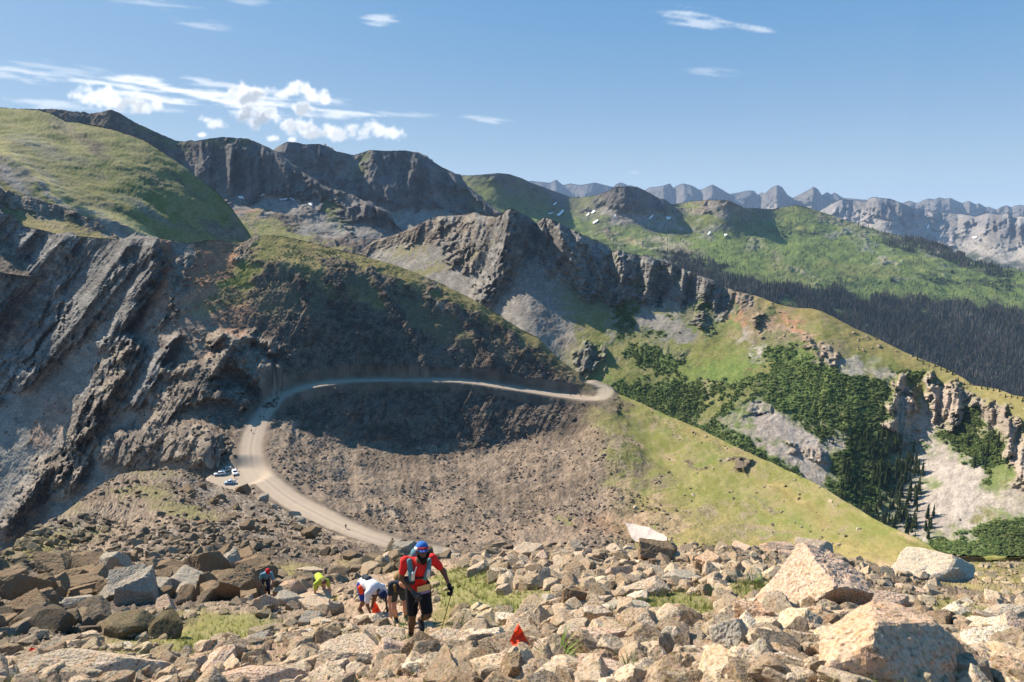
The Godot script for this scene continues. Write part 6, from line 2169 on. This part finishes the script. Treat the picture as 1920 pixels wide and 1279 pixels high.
	t = figure(at, 0.75, "runner in white shirt, blue shorts and navy cap bent over climbing")
	j = {
		"neck": Vector3(0.02, 0.86, 0.52), "chest": Vector3(0.0, 0.88, 0.36), "waist": Vector3(0.0, 0.88, 0.08), "pelvis": Vector3(0, 0.80, -0.12),
		"sr": Vector3(-0.2, 0.83, 0.40), "sl": Vector3(0.2, 0.83, 0.40), "er": Vector3(-0.25, 0.56, 0.42), "el": Vector3(0.26, 0.58, 0.48), "wr": Vector3(-0.2, 0.32, 0.46), "wl": Vector3(0.2, 0.38, 0.58),
		"hr": Vector3(-0.1, 0.78, -0.12), "hl": Vector3(0.1, 0.78, -0.12), "kr": Vector3(-0.13, 0.42, 0.04), "kl": Vector3(0.13, 0.5, 0.16), "ar": Vector3(-0.12, 0.1, -0.2), "al": Vector3(0.13, 0.14, 0.0),
		"tr": Vector3(-0.12, 0.04, -0.06), "tl": Vector3(0.14, 0.08, 0.14)}
	head = Vector3(0.04, 0.80, 0.66)
	look = Vector3(0.1, -0.85, 0.5)
	crown = Vector3(0.05, 0.45, 0.9)
	obj("body", join([skin(body_bones(j, 1.02), 0.022, 0.03), skin(head_bones(head, look, crown), 0.01, 0.014), skin(hand_bones(j.wr, Vector3(0, -0.8, 0.4), Vector3(0, -0.4, -0.8), -1.0, 0.5), 0.006, 0.006), skin(hand_bones(j.wl, Vector3(0, -0.8, 0.4), Vector3(0, -0.4, -0.8), 1.0, 0.5), 0.006, 0.006)]), paint(dark_skin, 0.55), t)
	eyes(head, look, crown, t)
	cap(head, look, crown, t, Color(0.015, 0.025, 0.075), Color(0.012, 0.02, 0.06), Color(0.015, 0.025, 0.075))
	worn("shirt", shirt_bones(j, 0.7, 0.012, 1.05), Color(0.62, 0.63, 0.67), t)
	worn("shorts", shorts_bones(j, 0.8), Color(0.02, 0.045, 0.26), t)
	worn("waist_pouch", [[Vector3(-0.17, 0.78, -0.02), Vector3(-0.16, 0.66, 0.0), 0.07, 0.06]], Color(0.75, 0.07, 0.02), t)
	worn("pack", [[Vector3(0.0, 1.0, 0.10), Vector3(0.0, 0.98, -0.08), 0.09, 0.08]], Color(0.035, 0.045, 0.06), t)
	for q in ["r", "l"]:
		worn("shoe", shoe_bones(j, q), Color(0.1, 0.06, 0.05), t, 0.016, 0.015)

	# the runner in yellow, half hidden by boulders
	at = s.spot(600, 1122)
	t = figure(at, 0.5, "brown haired runner in bright yellow shirt bent low behind boulders")
	head = Vector3(0.06, 0.88, 0.52)
	look = Vector3(0.1, -0.9, 0.4)
	var jy := j.duplicate()
	jy.neck = Vector3(0.02, 0.92, 0.42)
	obj("body", join([skin(body_bones(jy, 0.95), 0.025, 0.03), skin(head_bones(head, look, crown), 0.012, 0.014), skin(hand_bones(j.wr, Vector3(0, -0.8, 0.4), Vector3(0, -0.4, -0.8), -1.0, 0.5), 0.007, 0.006), skin(hand_bones(j.wl, Vector3(0, -0.8, 0.4), Vector3(0, -0.4, -0.8), 1.0, 0.5), 0.007, 0.006)]), paint(fair, 0.6), t)
	eyes(head, look, crown, t)
	worn("hair", [[head + Vector3(0, 0.04, 0.03), head + Vector3(0.0, 0.05, -0.06), 0.096, 0.09]], Color(0.14, 0.085, 0.05), t, 0.015, 0.012)
	worn("shirt", shirt_bones(jy, 0.6, 0.008, 1.0), Color(0.40, 0.46, 0.06), t, 0.02)
	worn("shorts", shorts_bones(jy, 0.8), Color(0.1, 0.1, 0.1), t, 0.02)
	for q in ["r", "l"]:
		worn("shoe", shoe_bones(jy, q), Color(0.1, 0.06, 0.05), t, 0.02, 0.015)

	# the climber farther down, red cap and pale blue top
	at = s.spot(500, 1116)
	t = figure(at, 0.3, "small climber with red cap and pale blue top far down the trail")
	head = Vector3(0.14, 1.28, 0.34)
	look = Vector3(0.2, -0.6, 0.8)
	j = {
		"neck": Vector3(0.10, 1.18, 0.26), "chest": Vector3(0.06, 1.08, 0.2), "waist": Vector3(0.0, 0.92, 0.08), "pelvis": Vector3(0, 0.82, -0.05),
		"sr": Vector3(-0.12, 1.10, 0.22), "sl": Vector3(0.26, 1.10, 0.22), "er": Vector3(-0.22, 0.86, 0.26), "el": Vector3(0.34, 0.86, 0.3), "wr": Vector3(-0.14, 0.66, 0.4), "wl": Vector3(0.26, 0.62, 0.42),
		"hr": Vector3(-0.1, 0.8, -0.05), "hl": Vector3(0.1, 0.8, -0.05), "kr": Vector3(-0.16, 0.46, 0.14), "kl": Vector3(0.12, 0.44, 0.2), "ar": Vector3(-0.22, 0.1, -0.05), "al": Vector3(0.1, 0.1, 0.0),
		"tr": Vector3(-0.22, 0.04, 0.1), "tl": Vector3(0.12, 0.04, 0.16)}
	obj("body", join([skin(body_bones(j), 0.025, 0.03), skin(head_bones(head, look, Vector3.UP), 0.016, 0.014), skin(hand_bones(j.wr, Vector3(0.2, -0.8, 0.4), Vector3(0, 0, -1), -1.0, 0.4), 0.008, 0.006), skin(hand_bones(j.wl, Vector3(0, -0.8, 0.4), Vector3(0, 0, -1), 1.0, 0.4), 0.008, 0.006)]), paint(Color(0.4, 0.2, 0.13), 0.6), t)
	cap(head, look, Vector3.UP, t, Color(0.5, 0.02, 0.03), Color(0.4, 0.02, 0.03), Color(0.5, 0.02, 0.03))
	worn("shirt", shirt_bones(j, 0.9, 0.0), Color(0.12, 0.27, 0.36), t, 0.025)
	worn("trousers", [[j.waist, j.pelvis, 0.14, 0.15], [j.hr, j.kr, 0.1, 0.08], [j.kr, j.ar, 0.078, 0.06], [j.hl, j.kl, 0.1, 0.08], [j.kl, j.al, 0.078, 0.06]], Color(0.045, 0.04, 0.07), t, 0.025)
	for q in ["r", "l"]:
		worn("shoe", shoe_bones(j, q), Color(0.03, 0.03, 0.03), t, 0.025, 0.015)

	# walkers and runners far off on the road, a few pixels each
	var h: Terrain = slabs["hill"]
	var far := [[648, 990, 0.4, Color(0.02, 0.025, 0.06), "walker in dark clothes on the nearest bend of the road"], [735, 1015, 0.4, Color(0.03, 0.03, 0.035), "walker in dark clothes where the road meets the rubble"],
		[499, 764, 0.5, Color(0.10, 0.03, 0.05), "walker in dark red top at the inner edge of the left bend"], [495, 785, 0.5, Color(0.06, 0.02, 0.03), "walker in the middle of the road on the left bend"], [488, 782, 0.5, Color(0.12, 0.05, 0.05), "walker at the cliff side of the road beside the middle one"], [472, 812, 0.5, Color(0.08, 0.04, 0.06), "walker nearest the parked vehicles on the left bend"],
		[433, 878, 2.0, Color(0.02, 0.02, 0.08), "person in navy standing behind the white car"], [439, 878, 1.0, Color(0.06, 0.025, 0.03), "person in dark red standing between the two others by the cars"], [446, 877, -1.0, Color(0.22, 0.10, 0.06), "person in brown standing nearest the road by the cars"], [440, 897, 0.5, Color(0.05, 0.03, 0.05), "person in dark clothes standing in front of the white car"],
		[690, 709, 0.3, Color(0.6, 0.16, 0.03), "orange clad runner on the far straight of the road, left one"], [757, 708, 0.3, Color(0.5, 0.14, 0.05), "orange clad runner on the far straight of the road, right one"], [941, 725, 0.3, Color(0.45, 0.3, 0.08), "runner in ochre on the road halfway to the hairpin"], [1070, 745, 0.3, Color(0.16, 0.1, 0.08), "runner in brown on the road just before the hairpin"], [1089, 747, 0.3, Color(0.6, 0.15, 0.03), "runner in orange on the road at the hairpin"]]
	var stride := {
		"neck": Vector3(0, 1.48, 0.05), "chest": Vector3(0, 1.3, 0.03), "waist": Vector3(0, 1.08, 0), "pelvis": Vector3(0, 0.95, 0), "sr": Vector3(-0.2, 1.42, 0.02), "sl": Vector3(0.2, 1.42, 0.02),
		"er": Vector3(-0.26, 1.15, -0.08), "el": Vector3(0.26, 1.15, 0.08), "wr": Vector3(-0.24, 0.95, 0.06), "wl": Vector3(0.22, 1.0, 0.26), "hr": Vector3(-0.09, 0.92, 0), "hl": Vector3(0.09, 0.92, 0), "kr": Vector3(-0.1, 0.5, 0.16), "kl": Vector3(0.1, 0.5, 0.0),
		"ar": Vector3(-0.1, 0.08, 0.22), "al": Vector3(0.1, 0.1, -0.24), "tr": Vector3(-0.1, 0.04, 0.36), "tl": Vector3(0.1, 0.04, -0.12)}
	var bones := body_bones(stride)
	bones.append_array(head_bones(Vector3(0, 1.63, 0.06), Vector3(0, 0, 1), Vector3.UP))
	bones.append_array([[stride.ar, stride.tr, 0.04, 0.035], [stride.al, stride.tl, 0.04, 0.035], [stride.wr, stride.wr + Vector3(0, -0.1, 0.02), 0.03, 0.025], [stride.wl, stride.wl + Vector3(0, 0.0, 0.1), 0.03, 0.025]])
	var walker := join([skin(bones, 0.035, 0.03)])
	var top := join([skin(shirt_bones(stride, 0.8, 0.02), 0.04, 0.03)])
	var low := join([skin(shorts_bones(stride, 0.9, 0.012), 0.04, 0.03)])
	for q in far:
		t = figure(h.spot(q[0], q[1]), q[2], q[4])
		obj("body", walker, paint(Color(0.33, 0.19, 0.13), 0.7), t)
		obj("shirt", top, paint(q[3], 0.85), t)
		obj("shorts", low, paint(Color(0.03, 0.03, 0.04), 0.85), t)


func bib_mesh() -> BoxMesh:
	var m := BoxMesh.new()
	m.size = Vector3(0.20, 0.11, 0.004)
	return m


func band_mesh() -> BoxMesh:
	var m := BoxMesh.new()
	m.size = Vector3(0.20, 0.045, 0.004)
	return m


# ---------------------------------------------------------------- vehicles and marker flags
# A body swept across the car: the side outline [z, y], rounded in at the flanks.
func hull(outline: Array, half: float, tuck: float) -> ArrayMesh:
	var st := SurfaceTool.new()
	st.begin(Mesh.PRIMITIVE_TRIANGLES)
	st.set_smooth_group(-1)
	var n := outline.size()
	var rings := [[-half, 0.86], [-half + tuck, 1.0], [half - tuck, 1.0], [half, 0.86]]
	var mid := Vector2.ZERO
	for p in outline:
		mid += p
	mid /= n
	var at := func(r: int, i: int) -> Vector3:
		var q: Vector2 = mid + (outline[i % n] - mid) * rings[r][1]
		return Vector3(rings[r][0], q.y, q.x)
	for r in 3:
		for i in n:
			var a: Vector3 = at.call(r, i)
			var b: Vector3 = at.call(r + 1, i)
			var c: Vector3 = at.call(r + 1, i + 1)
			var d: Vector3 = at.call(r, i + 1)
			for p in [a, b, c, a, c, d]:
				st.add_vertex(p)
	for r in [0, 3]:
		var c := Vector3(rings[r][0], mid.y, mid.x)
		for i in n:
			var a: Vector3 = at.call(r, i)
			var b: Vector3 = at.call(r, i + 1)
			for p in ([c, a, b] if r == 0 else [c, b, a]):
				st.add_vertex(p)
	st.generate_normals()
	return st.commit()


func car(at: Vector3, turn: float, color: Color, pickup: bool, label: String) -> void:
	var t := holder("parked_car" if not pickup else "parked_pickup", at)
	t.rotation.y = turn
	tag(t, label, "car" if not pickup else "pickup")
	var shine := paint(color, 0.3)
	shine.clearcoat_enabled = true
	shine.clearcoat = 0.6
	var glass := paint(Color(0.02, 0.03, 0.04), 0.1)
	var black := paint(Color(0.02, 0.02, 0.02), 0.7)
	obj("body", hull([Vector2(-2.3, 0.45), Vector2(-2.35, 0.75), Vector2(-2.28, 1.02), Vector2(1.1, 1.06), Vector2(2.1, 0.96), Vector2(2.3, 0.78), Vector2(2.3, 0.42)], 0.92, 0.14), shine, t)
	var cab := [Vector2(-2.15, 1.0), Vector2(-1.95, 1.62), Vector2(-1.6, 1.74), Vector2(0.1, 1.74), Vector2(0.4, 1.64), Vector2(1.15, 1.03)]
	if pickup:
		cab = [Vector2(-0.75, 1.0), Vector2(-0.68, 1.66), Vector2(-0.4, 1.74), Vector2(0.1, 1.72), Vector2(0.4, 1.62), Vector2(1.15, 1.03)]
	obj("roof", hull(cab, 0.80, 0.12), shine, t)
	var pane := func(a: Vector3, b: Vector3, c: Vector3, d: Vector3) -> ArrayMesh:
		var st := SurfaceTool.new()
		st.begin(Mesh.PRIMITIVE_TRIANGLES)
		for p in [a, b, c, a, c, d]:
			st.add_vertex(p)
		st.generate_normals()
		return st.commit()
	obj("windscreen", pane.call(Vector3(-0.66, 1.1, 1.1), Vector3(0.66, 1.1, 1.1), Vector3(0.6, 1.58, 0.5), Vector3(-0.6, 1.58, 0.5)), glass, t)
	for s in [-1.0, 1.0]:
		var back := -0.6 if pickup else -1.8
		obj("side_window", pane.call(Vector3(0.81 * s, 1.12, 0.75), Vector3(0.81 * s, 1.12, back), Vector3(0.81 * s, 1.55, back + 0.12), Vector3(0.81 * s, 1.55, 0.3)), glass, t)
		var lamp := BoxMesh.new()
		lamp.size = Vector3(0.3, 0.16, 0.06)
		obj("headlight", lamp, paint(Color(0.7, 0.7, 0.7), 0.15), t).position = Vector3(0.58 * s, 0.78, 2.28)
		obj("taillight", lamp, paint(Color(0.35, 0.01, 0.01), 0.2), t).position = Vector3(0.62 * s, 0.86, -2.32)
		for z in [-1.42, 1.4]:
			var tyre := CylinderMesh.new()
			tyre.top_radius = 0.37
			tyre.bottom_radius = 0.37
			tyre.height = 0.24
			tyre.radial_segments = 16
			var w := obj("wheel", tyre, black, t)
			w.transform = Transform3D(Basis(Vector3.BACK, PI / 2), Vector3(0.82 * s, 0.37, z))
			var rim := CylinderMesh.new()
			rim.top_radius = 0.2
			rim.bottom_radius = 0.2
			rim.height = 0.26
			rim.radial_segments = 12
			obj("rim", rim, paint(Color(0.4, 0.4, 0.42), 0.3), w)
	if pickup:
		var bed := BoxMesh.new()
		bed.size = Vector3(1.3, 0.02, 1.35)
		obj("load_bed", bed, black, t).position = Vector3(0, 1.055, -1.5)


# A crumpled marker flag: four corners, its middle pushed out and creased.
func flag(corners: Array, bulge: Vector3, color: Color, label: String, foot: Vector3) -> void:
	var t := holder("marker_flag", foot)
	tag(t, label, "marker flag")
	var v := PackedVector3Array()
	var f := PackedInt32Array()
	var n := 14
	var noise := FastNoiseLite.new()
	noise.seed = int(corners[0].x * 100.0)
	noise.frequency = 3.0
	for j in n + 1:
		for i in n + 1:
			var a := float(i) / n
			var b := float(j) / n
			var p: Vector3 = (corners[0] as Vector3).lerp(corners[1], a).lerp((corners[3] as Vector3).lerp(corners[2], a), b)
			var fold := sin(a * 9.0 + b * 5.0) * 0.05 + noise.get_noise_2d(a, b) * 0.16
			v.append(p + bulge * (sin(a * PI) * sin(b * PI) + fold * 6.0) - foot)
	for j in n:
		for i in n:
			var k := j * (n + 1) + i
			f.append_array(PackedInt32Array([k, k + n + 1, k + 1, k + 1, k + n + 1, k + n + 2]))
	var m := paint(color, 0.6)
	m.cull_mode = BaseMaterial3D.CULL_DISABLED
	m.backlight_enabled = true
	m.backlight = Color(0.45, 0.1, 0.04)
	obj("cloth", shell(v, f), m, t)
	obj("wire", join([skin([[Vector3.ZERO, (corners[0] as Vector3) - foot, 0.004, 0.004]], 0.006, 0.004)]), paint(Color(0.3, 0.3, 0.3), 0.4), t)


func place_things() -> void:
	var h: Terrain = slabs["hill"]
	car(h.spot(441, 887), 0.55, Color(0.72, 0.73, 0.76), false, "white car nearest the road at the bend, facing the camera")
	car(h.spot(426, 886), -0.9, Color(0.52, 0.50, 0.46), false, "pale grey car beside the white one under the bluff")
	car(h.spot(414, 899), -1.25, Color(0.74, 0.74, 0.74), false, "long white vehicle parked at the left under the bluff")
	car(h.spot(431, 911), -1.35, Color(0.28, 0.42, 0.55), true, "light blue pickup parked nearest the knoll")
	var s: Terrain = slabs["slope"]
	var p := s.spot(970, 1226) * 0.95
	var m := p.length() / FOCAL
	var up := Vector3(0, 1.15 * m, 0)
	var orange := Color(0.80, 0.065, 0.018)
	flag([p + up * 44 + Vector3(2 * m, 0, -0.05), p + up * 14 + Vector3(21 * m, 0, 0.02), p - up * 4 + Vector3(-2 * m, 0, 0.16), p + up * 12 + Vector3(-19 * m, 0, 0.08)], Vector3(0.0, 0.03, 0.07), orange, "orange cloth marker flag crumpled over rocks at the bottom centre", p)
	p = s.spot(706, 1160) * 0.98
	m = p.length() / FOCAL
	up = Vector3(0, 1.15 * m, 0)
	flag([p + up * 34 + Vector3(0, 0, 0.1), p + up * 14 + Vector3(12 * m, 0, 0.12), p + up * 1 + Vector3(-4 * m, 0, 0.2), p + up * 8 + Vector3(-9 * m, 0, 0.16)], Vector3(0.0, 0.03, 0.06), orange, "orange marker flag hanging beside the white shirted runner", p)
	p = s.spot(60, 1240)
	m = p.length() / FOCAL
	up = Vector3(0, 1.15 * m, 0)
	flag([p + up * 11 + Vector3(-2 * m, 0, 0), p + up * 8 + Vector3(6 * m, 0, 0), p + up * 1 + Vector3(4 * m, 0, 0.05), p + up * 2 + Vector3(-6 * m, 0, 0.05)], Vector3(0.0, 0.02, 0.03), Color(0.75, 0.03, 0.02), "small red marker flag on the bare soil at lower left", p)


func _ready() -> void:
	make_view()
	make_land()
	place_rocks()
	place_snow()
	place_plants()
	place_people()
	place_things()
